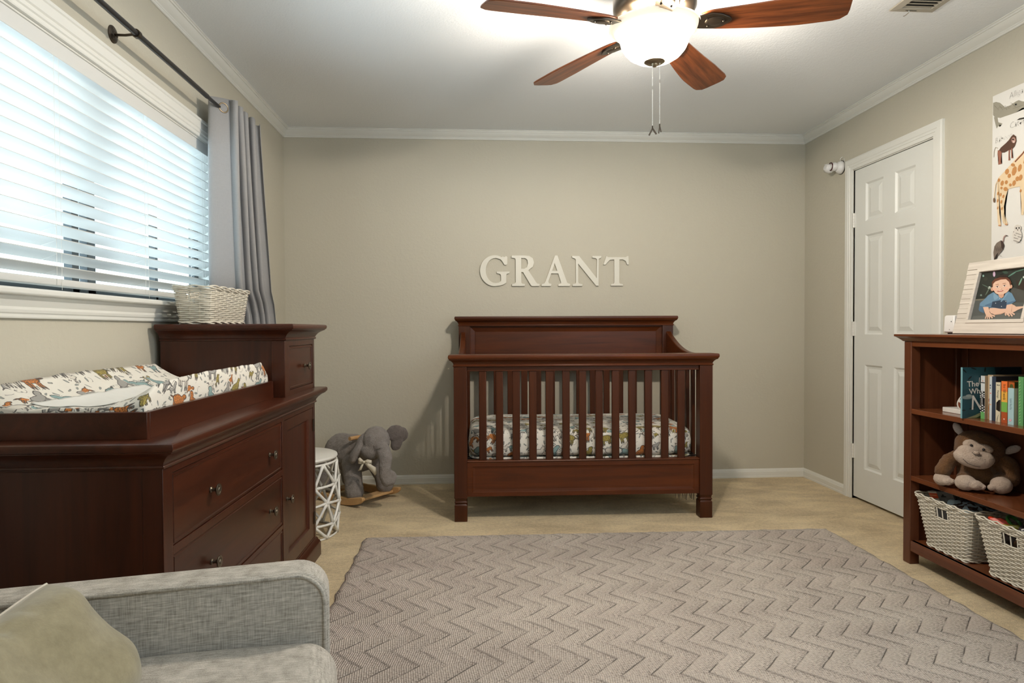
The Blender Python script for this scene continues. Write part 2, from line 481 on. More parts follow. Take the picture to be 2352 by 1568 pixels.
# flat printed artwork -------------------------------------------------
def srgb(r, g, b):
    f = lambda c: (c/255/12.92) if c/255 <= .04045 else ((c/255+.055)/1.055)**2.4
    return (f(r), f(g), f(b))
_tc = {}
def text_tris(txt, size, shear=0.0, bold=0.0):
    k = (txt, size, shear, bold)
    if k in _tc: return _tc[k]
    cu = bpy.data.curves.new('t', 'FONT'); cu.body = txt; cu.size = size; cu.shear = shear; cu.offset = bold; cu.resolution_u = 2
    o = bpy.data.objects.new('t', cu); COL.objects.link(o)
    ev = o.evaluated_get(bpy.context.evaluated_depsgraph_get()); me = ev.to_mesh()
    out = [[(me.vertices[i].co.x, me.vertices[i].co.y) for i in p.vertices] for p in me.polygons]
    ev.to_mesh_clear(); bpy.data.objects.remove(o); bpy.data.curves.remove(cu)
    _tc[k] = out; return out
class Art:
    """coloured flat shapes printed on one sheet; f(u,v,d) maps to 3D with d = tiny stack height"""
    def __init__(s, f, step=.00012): s.f = f; s.bm = bmesh.new(); s.lay = s.bm.loops.layers.float_color.new('Col'); s.k = 0; s.st = step
    def poly(s, pts, col, bump=True):
        if bump: s.k += 1
        vs = [s.bm.verts.new(s.f(u, v, s.k*s.st)) for u, v in pts]
        try: fc = s.bm.faces.new(vs)
        except ValueError: return s
        for l in fc.loops: l[s.lay] = c4(col)
        return s
    def ell(s, cx, cy, rx, ry, col, rot=0, n=20):
        c, d = cos(rot), sin(rot)
        return s.poly([(cx+rx*cos(2*pi*i/n)*c-ry*sin(2*pi*i/n)*d, cy+rx*cos(2*pi*i/n)*d+ry*sin(2*pi*i/n)*c) for i in range(n)], col)
    def line(s, pts, w, col):
        s.k += 1
        for (x0, y0), (x1, y1) in zip(pts, pts[1:]):
            L = sqrt((x1-x0)**2+(y1-y0)**2) or 1; nx, ny = -(y1-y0)/L*w/2, (x1-x0)/L*w/2
            s.poly([(x0+nx, y0+ny), (x1+nx, y1+ny), (x1-nx, y1-ny), (x0-nx, y0-ny)], col, False)
        return s
    def text(s, txt, x, y, size, col, rot=0, shear=0, sx=1, bold=0):
        s.k += 1; c, d = cos(rot), sin(rot)
        for t in text_tris(txt, size, shear, bold): s.poly([(x+u*sx*c-v*d, y+u*sx*d+v*c) for u, v in t], col, False)
        return s
    def build(s, name, parent, mat=None):
        bmesh.ops.triangulate(s.bm, faces=[f for f in s.bm.faces if len(f.verts) > 4])
        me = bpy.data.meshes.new(name); s.bm.to_mesh(me); s.bm.free(); me.materials.append(mat or M_art)
        o = bpy.data.objects.new(name, me); COL.objects.link(o)
        if parent: o.parent = parent
        return o

# ================================================================ THE ROOM
T = .13
def wall_x(name, x0, x1, holes, y0, y1):
    """wall slab between x0..x1 along y with one rectangular hole (y0,y1,z0,z1)"""
    b = MB()
    if holes:
        a, c, z0, z1 = holes
        b.box(x0, x1, y0, a, 0, H); b.box(x0, x1, c, y1, 0, H); b.box(x0, x1, a, c, z1, H)
        if z0 > 0: b.box(x0, x1, a, c, 0, z0)
    else: b.box(x0, x1, y0, y1, 0, H)
    return struct(b.build(name, M_wall))
WY0, WY1, WZ0, WZ1 = -3.16, -1.18, 1.185, 1.972
DY0, DY1, DZ = -1.300, -.603, 2.056
wall_x('wall_left', -T, 0, (WY0, WY1, WZ0, WZ1), BACK, T)
b = MB()      # door opening, and an added side opening, out of view, for cool fill light
for y0, y1, z0, z1 in ((BACK, -5.0, 0, H), (-5.0, -3.4, 0, 1.0), (-5.0, -3.4, 2.2, H), (-3.4, DY0, 0, H), (DY0, DY1, DZ, H), (DY1, T, 0, H)): b.box(W, W+T, y0, y1, z0, z1)
struct(b.build('wall_right', M_wall))
b = MB()
for y0, y1, z0, z1 in ((-5.0, -3.4, 1.0, 1.05), (-5.0, -3.4, 2.15, 2.2), (-5.0, -4.95, 1.05, 2.15), (-3.45, -3.4, 1.05, 2.15), (-4.22, -4.18, 1.05, 2.15)): b.box(W+.03, W+.09, y0, y1, z0, z1)
struct(b.build('side_fill_opening', M_trim, bevel=.003))  # frame of the unseen side opening added for fill light
b = MB(); b.box(0, W, 0, T, 0, H); struct(b.build('wall_back', M_wall))
b = MB(); b.box(-T, 2.5, BACK-T, BACK, 0, H); b.box(3.4, W+T, BACK-T, BACK, 0, H); b.box(2.5, 3.4, BACK-T, BACK, 0, 1.1); b.box(2.5, 3.4, BACK-T, BACK, 2.2, H)
struct(b.build('wall_front', M_wall))
b = MB(); b.box(-T, W+T, BACK-T, T, H, H+.1); struct(b.build('ceiling', M_ceil))
b = MB(); b.box(-T, W+T, BACK-T, T, -.1, 0); struct(b.build('floor', M_carpet))
# opening added behind the camera for fill light, trimmed with a frame
b = MB()
for x0, x1, z0, z1 in ((2.5, 3.4, 1.1, 1.15), (2.5, 3.4, 2.15, 2.2), (2.5, 2.55, 1.15, 2.15), (3.35, 3.4, 1.15, 2.15)):
    b.box(x0, x1, BACK-.09, BACK-.03, z0, z1)
wr = struct(b.build('rear_fill_opening', M_trim, bevel=.003))

def molding(name, A, B, n, prof, m0=1, m1=1, mat=M_trim):
    A, B, n = Vector(A), Vector(B), Vector(n); t = (B-A).normalized(); b = MB(); L = []
    for P, s in ((A, m0), (B, -m1)):
        L.append([b.v((P+n*o+t*o*s).to_tuple()[:2]+(z,)) for o, z in prof])
    b.loft(L, True); return struct(b.build(name, mat, bevel=0, smooth=True, angle=25))
CR = [(0, H-.0590), (.006, H-.0590), (.009, H-.0560), (.009, H-.0510), (.0125, H-.0480), (.0125, H-.0440), (.016, H-.0410), (.024, H-.034), (.031, H-.024), (.035, H-.0145), (.040, H-.0135), (.0405, H-.006), (.046, H-.004), (.046, H), (0, H)]
BB = [(0, 0), (.013, 0), (.013, .0120), (.0115, .0140), (.0115, .042), (.0085, .0445), (.0085, .0500), (.006, .0560), (.0035, .0627), (0, .0627)]
k = 0
for A, B, n in (((0, 0), (W, 0), (0, -1)), ((W, 0), (W, BACK), (-1, 0)), ((W, BACK), (0, BACK), (0, 1)), ((0, BACK), (0, 0), (1, 0))):
    k += 1; molding('trim_%d' % k, (*A, 0), (*B, 0), (*n, 0), CR)
molding('baseboard_back', (0, 0, 0), (W, 0, 0), (0, -1, 0), BB)
molding('baseboard_right', (W, 0, 0), (W, -.5235, 0), (-1, 0, 0), BB, 1, 0)
molding('baseboard_right', (W, -1.380, 0), (W, BACK, 0), (-1, 0, 0), BB, 0, 1)
molding('baseboard_left', (0, BACK, 0), (0, 0, 0), (1, 0, 0), BB)
molding('baseboard_front', (W, BACK, 0), (0, BACK, 0), (0, 1, 0), BB)

# door in the right wall -------------------------------------------------
door = struct(root('door_1', 'white six panel door', 'door', (W, 0, 0))); del door['category']; del door['label']
yl, yr = -.6045, -1.2985            # hinge edge, latch edge
cols = [(-.885, -.715), (-1.160, -.990)]; rows = [(.205, .845), (1.03, 1.635), (1.718, 1.950)]
rects = [(a, c, z0, z1) for a, c in cols for z0, z1 in rows]
b = MB(); f = lambda u, v, d: (.004+d, u, v)
b.panelled(yr, yl, .016, 2.048, rects, [(.010, .009), (.022, .010), (.046, .0025), (.048, .0025)], f)
q = [b.v((.004, yr, .016)), b.v((.004, yl, .016)), b.v((.004, yl, 2.048)), b.v((.004, yr, 2.048))]
q2 = [b.v((.039, yr, .016)), b.v((.039, yl, .016)), b.v((.039, yl, 2.048)), b.v((.039, yr, 2.048))]
b.loft([q, q2]); b.face(q2)
b.build('door_panel', M_door, door)
CS = [(0, 0), (-.0105, 0), (-.0120, .0030), (-.0120, .0180), (-.0145, .0200), (-.0145, .0320), (-.0175, .0360), (-.0175, .0620), (-.0140, .0680), (-.0135, .0700), (0, .0700)]
def casing(name, pts, prof, x, parent, mat, inner=0):
    """pts: polyline (y,z) of the inner edge, profile pushed outward with mitres"""
    b = MB(); L = []
    for (y, z, oy, oz) in pts: L.append([b.v((x+px, y+oy*(w+inner), z+oz*(w+inner))) for px, w in prof])
    b.loft(L, True); return b.build(name, mat, parent, smooth=True, angle=25)
casing('door_casing', [(-.598, 0, 1, 0), (-.598, 2.0530, 1, 1), (-1.308, 2.0530, -1, 1), (-1.308, 0, -1, 0)], CS, 0, door, M_trim, .003)
b = MB(); b.box(0, .10, -.603, -.598, 0, 2.06); b.box(0, .10, -1.308, -1.3, 0, 2.06); b.box(0, .10, -1.3, -.603, 2.0515, 2.06); b.box(.045, .10, -1.3, -.603, 0, 2.06)
b.build('door_jamb', M_trim, door)
for z in (.30, 1.065, 1.74):
    b = MB()
    for j in range(5): b.lathe([(.0001, -.0085), (.0062, -.0085), (.0062, .0085), (.0001, .0085)], (-.004, -.6055, z-.036+j*.018), n=12)
    b.box(-.001, .006, -.6165, -.6085, z-.045, z+.045)
    b.build('door_hinge', M_white, door, smooth=True)
b = MB()
b.lathe([(.0001, 0), (.026, .0), (.026, .006), (.011, .010), (.010, .035), (.024, .045), (.027, .056), (.018, .066), (.0001, .068)], (0, 0, 0), 'x', 20)
b.xf(Matrix.Translation((.004, -1.232, .93)) @ Matrix.Rotation(pi, 4, 'Z')); b.build('door_knob', M_brass, door, smooth=True)

# window in the left wall -------------------------------------------------
win = struct(root('window_1', 'window', 'window', (0, 0, 0))); del win['category']; del win['label']
WC = [(0, 0), (.011, 0), (.013, .004), (.013, .014), (.017, .018), (.017, .028), (.015, .031), (.020, .036), (.020, .066), (.024, .070), (.024, .080), (.018, .084), (0, .084)]
casing('window_casing', [(WY1, 1.19, 1, 0), (WY1, WZ1, 1, 1), (WY0, WZ1, -1, 1), (WY0, 1.19, -1, 0)], WC, 0, win, M_trim)
b = MB(); b.box(.0002, .004, WY0-.088, WY1+.088, WZ1+.084, WZ1+.0875); b.build('casing_shadow_strip', M_dark, win)  # dark strip painted in for the shadow line above the casing
b = MB(); b.rings([(-.10, .052, WY0-.10, WY1+.10, 1.172), (-.10, .056, WY0-.104, WY1+.104, 1.176), (-.10, .056, WY0-.104, WY1+.104, 1.188), (-.10, .052, WY0-.10, WY1+.10, 1.192)])
b.build('window_sill', M_trim, win, bevel=.002)
AP = [(0, 1.109), (.012, 1.109), (.014, 1.113), (.014, 1.121), (.018, 1.125), (.020, 1.133), (.018, 1.141), (.022, 1.148), (.026, 1.160), (.034, 1.168), (.034, 1.172), (0, 1.172)]
b = MB(); L = [[b.v((x, y, z)) for x, z in AP] for y in (WY0-.085, WY1+.085)]; b.loft(L, True); b.build('window_apron', M_trim, win, smooth=True, angle=25)
b = MB()   # jamb liner
b.box(-T, -.001, WY0+.0, WY0+.006, 1.19, WZ1); b.box(-T, -.001, WY1-.006, WY1, 1.19, WZ1); b.box(-T, -.001, WY0, WY1, WZ1-.006, WZ1); b.build('jamb_liner', M_trim, win)
b = MB()
for y0, y1 in ((WY0, WY0+.05), (WY1-.05, WY1), (-2.225, -2.185), (-2.135, -2.085), (-1.632, -1.610), (-2.77, -2.745)): b.box(-.125, -.095, y0, y1, 1.19, WZ1)
b.box(-.125, -.095, WY0, WY1, 1.19, 1.225); b.box(-.125, -.095, WY0, WY1, WZ1-.03, WZ1)
b.build('sash_frame', M_frameout, win, bevel=.002)
b = MB(); b.box(-.112, -.109, WY0+.01, WY1-.01, 1.20, WZ1-.01); b.build('pane', M_glass, win)

# blinds -------------------------------------------------------------------
bl = root('window_blinds', 'white horizontal slat blinds hanging in the bright window', 'blinds', (-.036, 0, 0))
B0, B1 = WY0+.012, WY1-.012
b = MB(); b.box(-.026, .026, B0, B1, 1.926, 1.964); b.box(.027, .031, B0, B1, 1.915, 1.966); b.build('headrail', M_slat, bl, bevel=.002)
b = MB(); b.rings([(-.024, .024, B0, B1, 1.2135), (-.026, .026, B0, B1, 1.217), (-.026, .026, B0, B1, 1.232), (-.023, .023, B0, B1, 1.235)]); b.build('bottom_rail', M_slat, bl, bevel=.002)
tilt = radians(27); ladders = (-3.006, -2.453, -1.900, -1.347)
zs = [1.262+.0432*i for i in range(16)]
sl0 = None
for z in zs:
    if sl0 is None:
        b = MB(); L = []
        for y in [B0]+[B0+(B1-B0)*k/12 for k in range(1, 12)]+[B1]:
            ring = []
            for j in range(9):
                t = -1+j/4; x = .0248*t; zz = .0022*(1-t*t)
                ring.append(b.v((x*cos(tilt)-zz*sin(tilt), y, x*sin(tilt)+zz*cos(tilt)+.0012)))
            for j in range(8, -1, -1):
                t = -1+j/4; x = .0248*t; zz = .0022*(1-t*t)
                ring.append(b.v((x*cos(tilt)-zz*sin(tilt), y, x*sin(tilt)+zz*cos(tilt)-.0012)))
            L.append(ring)
        b.loft(L, True); sl0 = b.build('slat', M_slat, bl, smooth=True); sl0.location.z = z
    else:
        c = sl0.copy(); COL.objects.link(c); c.location.z = z
for y in ladders:
    b = MB()
    for x in (.0275, -.0275): b.tube([(x, y, 1.215), (x, y, 1.93)], .0008, 5)
    for z in zs: b.tube([(.0275, y, z+.004), (-.0275, y, z-.016)], .0006, 4)
    b.tube([(.029, y+.022, 1.20), (.029, y+.022, 1.93)], .0007, 5)
    b.build('ladder_cord', M_white, bl)

# curtain rod and curtain -----------------------------------------------
rod = root('curtain_rod', 'dark metal curtain rod with round wall bracket above window', 'curtain rod', (0, 0, 2.112))
RX = .100
b = MB(); b.tube([(RX, -3.9, 0), (RX, -1.55, 0)], .0105, 14); b.build('pole', M_rod, rod, smooth=True)
b = MB(); b.tube([(RX, -1.55, 0), (RX, -.985, 0)], .0082, 14); b.build('pole', M_rod, rod, smooth=True)
b = MB(); b.lathe([(.0001, 0), (.020, 0), (.022, .004), (.022, .010), (.014, .014), (.0001, .015)], (RX, -.975, 0), 'y', 18); b.xf(Matrix.Identity(4)); b.build('finial', M_steel, rod, smooth=True)
b = MB(); b.lathe([(.0001, .008), (.010, .010), (.012, .007), (.026, .0055), (.030, .003), (.031, 0)], (0.0003, -2.131, .012), 'x', 26)
for a in range(3): b.ball((.0065, -2.131+.020*cos(a*2.1), .012+.020*sin(a*2.1)), .003, 8, 6)
b.tube([(.004, -2.131, .010), (.05, -2.140, .006), (RX, -2.165, 0)], .0048, 8); b.build('bracket', M_bronze, rod, smooth=True)
b = MB(); b.lathe([(.0108, -.009), (.015, -.009), (.015, .009), (.0108, .009)], (RX, -2.166, 0), 'y', 18); b.build('bracket_ring', M_bronze, rod, smooth=True)

cur = root('curtain', 'grey grommet curtain panel hanging at the right side of window', 'curtain', (0, 0, 0))
b = MB(); NT, NZ, FOL = 120, 34, 4.5; L = []
def curt_pt(t, z):
    d = (2.155-z)/1.05; ph = t*FOL*2*pi
    amp = (.056+.012*min(d, 1.3))
    x = RX+.014-amp*cos(ph)*(1-.15*t)+.004*sin(9*t+z*3)
    w = .40+.17*min(d, 1.25)**1.3
    y = -1.425+.012*min(d, 1)+w*t - .026*sin(2*ph)*(1-.25*d)+.004*noise.noise(Vector((t*6, z*2.2, 0)))
    if z < 1.25:      # the cloth hangs just past the end of the dresser hutch
        k = min(1, (1.25-z)/.12); y0_ = -1.425+k*.086; y = y0_+(y+1.455)*(1-.12*k)
    if z < .75: k = min(1, (.75-z)/.25); x = x*(1-k)+(.062+(x-.114)*.48)*k
    return (max(x, .026), y, z)
for i in range(NZ+1):
    z = 2.155-(2.155-.03)*i/NZ
    if i == 0: L.append([b.v((*curt_pt(j/NT, z)[:2], z-.004*sin(j*.5))) for j in range(NT+1)])
    else: L.append([b.v(curt_pt(j/NT, z)) for j in range(NT+1)])
b.loft(L, closed=False); b.build('cloth', M_curt, cur, smooth='all', solid=.0022)
for k in range(9):
    t = (k+.5)/9*.99; ph = (k*.5+.25)/FOL; p = curt_pt(ph, 2.112); q = curt_pt(ph+.006, 2.112)
    if k > 7: continue
    tx, ty = q[0]-p[0], q[1]-p[1]; n = sqrt(tx*tx+ty*ty); tx /= n; ty /= n
    b = MB(); ring = [(p[0]+tx*.0215*cos(a), p[1]+ty*.0215*cos(a), 2.112+.0215*sin(a)) for a in [2*pi*i/24 for i in range(24)]]
    b.tube(ring, .0038, 8, closed=True); b.build('grommet', M_brass, cur, smooth='all')

# ceiling vent ---------------------------------------------------------------
v = root('ceiling_vent', 'metal air vent with louvres in the ceiling near right wall', 'vent', (3.168, -1.985, H))
b = MB()
hx, hy = .098, .165; ix, iy = .066, .128
outer = [(-hx, -hy), (hx, -hy), (hx, hy), (-hx, hy)]; inner = [(-ix, -iy), (ix, -iy), (ix, iy), (-ix, iy)]
L = [[b.v((x, y, -.0005)) for x, y in outer], [b.v((x*.985, y*.99, -.006)) for x, y in outer], [b.v((x*1.04, y*1.02, -.010)) for x, y in inner], [b.v((x, y, -.010)) for x, y in inner], [b.v((x, y, -.0005)) for x, y in inner]]
b.loft(L); vm = simple('vent_enamel', (.38, .35, .29), .5); b.build('vent_frame', vm, v)
b = MB(); b.box(-ix, ix, -iy, iy, -.0012, -.0004); b.build('vent_duct', M_dark, v)
for i in range(11):
    y = -iy+.012+i*.0232; b = MB(); L = [[b.v((x, y-.009, -.0095)), b.v((x, y+.0125, -.0035)), b.v((x, y+.0125, -.0025)), b.v((x, y-.009, -.0085))] for x in (-ix, ix)]; b.loft(L, True); b.build('vent_slat', vm, v)
b = MB(); b.box(-.036, .012, hy-.0215, hy-.0185, -.0102, -.0095); b.build('lever_slot', M_dark, v)
b = MB(); b.tube([(-.022, hy-.020, -.008), (-.020, hy-.018, -.017), (-.030, hy-.008, -.026), (-.036, hy-.004, -.027)], .0016, 6); b.build('lever', M_steel, v)

# camera on the wall ----------------------------------------------------------
mc = root('nursery_camera', 'white round camera mounted on the wall beside door corner', 'camera', (W, -.462, 2.105))
b = MB(); b.lathe([(.0001, 0), (.040, 0), (.042, .006), (.038, .020), (.028, .032), (.012, .038), (.0001, .039)], (0, 0, 0), 'x', 28); b.xf(Matrix.Rotation(pi, 4, 'Z')); b.build('mount', M_plastic, mc, smooth=True)
b = MB(); b.lathe([(.0425, .0), (.0445, .001), (.0445, .005), (.0425, .006)], (0, 0, 0), 'x', 28); b.xf(Matrix.Rotation(pi, 4, 'Z')); b.build('base_ring', M_rod, mc, smooth=True)
d = Vector((-.25, -.60, -.32)).normalized(); R = d.to_track_quat('Z', 'Y').to_matrix()
b = MB(); b.lathe([(.0001, -.030), (.018, -.028), (.027, -.016), (.030, 0), (.028, .014), (.022, .024), (.0001, .026)], n=28); b.xf(Matrix.Translation((-.062, .040, .002)) @ Matrix.Rotation(.35, 4, 'X') @ Matrix.Rotation(1.9, 4, 'Y')); b.build('camera_head', M_plastic, mc, smooth=True)
b = MB(); b.ball((-.045, .006, .006), (.026, .030, .028), 20, 14); b.build('camera_joint', M_plastic, mc, smooth='all')
b = MB(); b.tube([(-.066+.0*cos(a), .014+.024*cos(a), .008+.024*sin(a)) for a in [pi*.35+i*pi/14*1.25 for i in range(15)]], .0038, 8); b.build('dark_trim_ring', simple('maroon_plastic', (.06, .008, .012), .25), mc, smooth='all')
b = MB()
for i in range(7):
    a = i/7*2*pi; b.ball((-.084, .052+.010*cos(a), -.008+.010*sin(a)), .0016, 6, 5)
b.ball((-.085, .052, -.008), .0022, 8, 6); b.build('speaker_holes', M_black, mc)
b = MB(); b.tube([(-.004, .004, .040), (-.010, .0, .052), (-.008, -.008, .060), (-.001, -.016, .064)], .0022, 6); b.tube([(-.002, -.030, .052), (-.006, -.05, .0), (-.003, -.050, -.10)], .0016, 5); b.build('cable', M_white, mc)
b = MB(); b.tube([(-.03, .02, .034), (-.05, .05, .038), (-.075, .075, .034)], .0018, 5); b.build('antenna', M_plastic, mc)

# ================================================================ CEILING FAN
FX, FY = 1.937, -2.19
fan = root('ceiling_fan', 'ceiling fan with five reddish wood blades and lit glass bowl', 'ceiling fan', (FX, FY, 2.165))
b = MB(); b.lathe([(.0001, .274), (.070, .274), (.072, .262), (.055, .225), (.020, .215), (.018, .170), (.075, .160), (.125, .140), (.150, .105), (.150, .070), (.135, .045), (.110, .032), (.095, .022), (.060, .012), (.0001, .012)], n=40)
b.build('motor_housing', M_bronze, fan, smooth=True)
b = MB(); b.lathe([(.1630, .0), (.1650, .002), (.1650, .006), (.1600, .004), (.1500, -.010), (.1380, -.020), (.1290, -.030), (.1240, -.042), (.1200, -.058), (.110, -.078), (.094, -.096), (.070, -.111), (.040, -.120), (.0001, -.122)], n=56)
ob = b.build('glass_bowl', M_bowl, fan, smooth='all'); 
lab(ob, 'lit frosted glass bowl')
b = MB(); b.lathe([(.0001, -.1195), (.036, -.1175), (.038, -.1215), (.030, -.1265), (.012, -.129), (.010, -.1345), (.006, -.139), (.0001, -.1405)], n=28); b.build('finial', M_brass, fan, smooth=True)
blade0 = iron0 = None
for k in range(5):
    ang = radians(50.9+72*k)
    Rz = Matrix.Rotation(ang, 4, 'Z') @ Matrix.Translation((0, 0, .012)) @ Matrix.Rotation(radians(1.8), 4, 'Y') @ Matrix.Rotation(radians(-13), 4, 'X')
    if blade0 is None:
        b = MB(); up = []
        N = 22; xs = [.165+(.480)*i/N for i in range(N+1)]
        def half(x):
            t = (x-.165)/.480
            w = .043+.029*min(1, t*1.5)**.8
            if t > .90: w *= sqrt(max(0, 1-((t-.90)/.10)**2))*.30+.70
            if t < .06: w *= .75+.25*t/.06
            return w
        out = [(x, half(x)) for x in xs]+[(.648, half(.645)*.55)]+[(.648, -half(.645)*.55)]+[(x, -half(x)) for x in reversed(xs)]
        # slight curve of the leading edge
        out = [(x, y+.008*sin((x-.165)/.48*pi)) for x, y in out]
        b.prism(out, -.0035, .0035, lambda u, v, d: (u, v, d))
        blade0 = b.build('blade', M_blade, fan, bevel=.0016); bo = blade0
        b = MB(); pts = [(.085, .022), (.13, .026), (.17, .034), (.205, .040), (.235, .032), (.262, .012), (.268, 0), (.262, -.012), (.235, -.032), (.205, -.040), (.17, -.034), (.13, -.026), (.085, -.022)]
        b.prism(pts, -.0105, -.0040); b.tube([(.07, 0, .02), (.105, 0, .006), (.14, 0, -.007)], [.020, .018, .014], 10)
        b.ball((.21, .0, -.0105), (.034, .024, .005), 16, 8)
        for x, y in ((.185, .018), (.185, -.018), (.24, 0)): b.ball((x, y, -.013), .004, 8, 6)
        iron0 = b.build('blade_bracket', M_bronze, fan, bevel=.001); ir = iron0
    else:
        bo = blade0.copy(); COL.objects.link(bo); ir = iron0.copy(); COL.objects.link(ir)
    bo.matrix_basis = Rz; ir.matrix_basis = Rz
for (x, y, top, z1, z2, fl) in ((-.010, -.010, -.139, -.357, -.389, 1), (.016, -.012, -.098, -.350, -.387, 0)):
    b = MB(); z = top
    if not fl: b.tube([(.016, -.012, -.104), (.016, -.02, -.100)], .001, 4)
    while z > z1:
        b.ball((x, y, z), .0013, 6, 4); z -= .0040
    b.tube([(x, y, top), (x, y, z1)], .0004, 4)
    b.lathe([(.0001, -.005), (.0022, -.005), (.0022, .005), (.0001, .005)], (x, y, (top+z1)/2+.03), n=8)
    b.build('pull_chain', M_steel, fan)
    b = MB(); b.lathe([(.0001, -.006), (.0025, -.006), (.0025, .004), (.0001, .005)], (x, y, z1-.003), n=10)
    s = 1 if fl else .35
    for sx, e in ((-1, 1.0), (1, .82)):
        p0, p1 = Vector((x, y, z1-.008)), Vector((x+sx*.0135*s, y-.002, z1-.008-.026*e)); dd = (p1-p0); nn = Vector((dd.z, 0, -dd.x)).normalized()*.0028*(1 if fl else .7)
        L = [[b.v(p+q) for q in (nn+Vector((0, -.001, 0)), nn+Vector((0, .001, 0)), -nn+Vector((0, .001, 0)), -nn+Vector((0, -.001, 0)))] for p in (p0, p1)]; b.loft(L, True)
    b.build('pull_charm', M_bronze, fan)

# ================================================================ RUG
b = MB(); NX, NY = 120, 150; x0, x1, y0, y1 = .715, 3.143, -4.24, -1.195
def rug_pt(i, j, z):
    u, v = i/NX, j/NY
    x = x0+(x1-x0)*u; y = y0+(y1-y0)*v+ (.018*(1-u)-.018*u)*v
    if i in (0, NX): x += .004*sin(y*31)+.0025*sin(y*57)
    if j in (0, NY): y += .006*sin(x*52)+.004*sin(x*23)
    return (x, y, z)
G = [[b.v(rug_pt(i, j, .011 if 0 < i < NX and 0 < j < NY else .004)) for i in range(NX+1)] for j in range(NY+1)]
for j in range(NY):
    for i in range(NX): b.face([G[j][i], G[j][i+1], G[j+1][i+1], G[j+1][i]])
G0 = [b.v(rug_pt(i, 0, .0005)) for i in range(NX+1)]+[b.v(rug_pt(NX, j, .0005)) for j in range(1, NY+1)]+[b.v(rug_pt(i, NY, .0005)) for i in range(NX-1, -1, -1)]+[b.v(rug_pt(0, j, .0005)) for j in range(NY-1, 0, -1)]
G1 = [G[0][i] for i in range(NX+1)]+[G[j][NX] for j in range(1, NY+1)]+[G[NY][i] for i in range(NX-1, -1, -1)]+[G[j][0] for j in range(NY-1, 0, -1)]
b.loft([G0, G1]); b.face(G0)
tag(b.build('area_rug', M_rug, smooth='all'), 'taupe chevron woven area rug lying on the beige carpet', 'rug')

# ================================================================ CRIB
CW, CD = 1.457, .845
crib = root('baby_crib', 'dark cherry wood baby crib with slatted sides against back wall', 'crib', (1.167, -.926, 0), radians(-1.2))
PW = .073
def rail_ledge(x0, x1, y0, y1, z0, z1, o):
    return [(x0, x1, y0, y1, z0-.008), (x0-.004, x1+.004, y0-.004, y1+.004, z0-.006), (x0-.004, x1+.004, y0-.004, y1+.004, z0), (x0, x1, y0, y1, z0+.001),
            (x0-.001, x1+.001, y0-.001, y1+.001, z0+.008), (x0-o*.22, x1+o*.22, y0-o*.22, y1+o*.22, z0+.017), (x0-o*.58, x1+o*.58, y0-o*.58, y1+o*.58, z0+.026), (x0-o*.86, x1+o*.86, y0-o*.86, y1+o*.86, z0+.030),
            (x0-o*.86, x1+o*.86, y0-o*.86, y1+o*.86, z0+.034), (x0-o, x1+o, y0-o, y1+o, z0+.038), (x0-o*1.07, x1+o*1.07, y0-o*1.07, y1+o*1.07, z0+.046), (x0-o, x1+o, y0-o, y1+o, z1-.002), (x0-o+.006, x1+o-.006, y0-o+.006, y1+o-.006, z1)]
def post(x, y, top, name='post'):
    b = MB(); h = PW/2; c = lambda s, z: (x-s, x+s, y-s, y+s, z)
    b.rings([c(h-.001, 0), c(h-.001, .088), c(h-.001, .092), c(h-.006, .097), c(h-.006, .101), c(h-.001, .106), c(h-.001, .110), c(h-.006, .114), c(h-.003, .128), c(h, .132), c(h, top)])
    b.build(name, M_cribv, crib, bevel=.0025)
h = PW/2
post(h, h, .864); post(CW-h, h, .864); post(h, CD-h, 1.098); post(CW-h, CD-h, 1.098)
b = MB(); b.rings(rail_ledge(0, CW, 0, PW, .872, .931, .028)); b.build('front_top_rail', M_crib, crib, bevel=.002)
b = MB(); b.rings(rail_ledge(0, CW, CD-PW, CD, 1.100, 1.158, .026)); b.build('headboard_cap', M_crib, crib, bevel=.002)
b = MB(); b.box(PW, CW-PW, .018, .052, .838, .866); b.build('front_under_rail', M_crib, crib, bevel=.002)
b = MB(); fz = .014
b.panelled(PW, CW-PW, .137, .334, [(PW+.028, CW-PW-.028, .160, .305)], [(.003, .004), (.016, .006), (.020, .006)], lambda u, v, d: (u, fz+d, v))
b.box(PW, CW-PW, fz+.001+.006, .050, .137, .334); b.build('front_lower_panel', M_crib, crib)
b = MB(); b.rings([(PW-.001, CW-PW+.001, fz-.003, .056, .330), (PW-.001, CW-PW+.001, fz-.006, .056, .334), (PW-.001, CW-PW+.001, fz-.003, .056, .338)]); b.build('front_lower_rail', M_crib, crib, bevel=.001)
for i in range(13):
    x = PW+.0875+.0943*i*.994; b = MB(); b.box(x-.021, x+.021, .024, .044, .334, .842); b.build('slat', M_cribv, crib, bevel=.004)
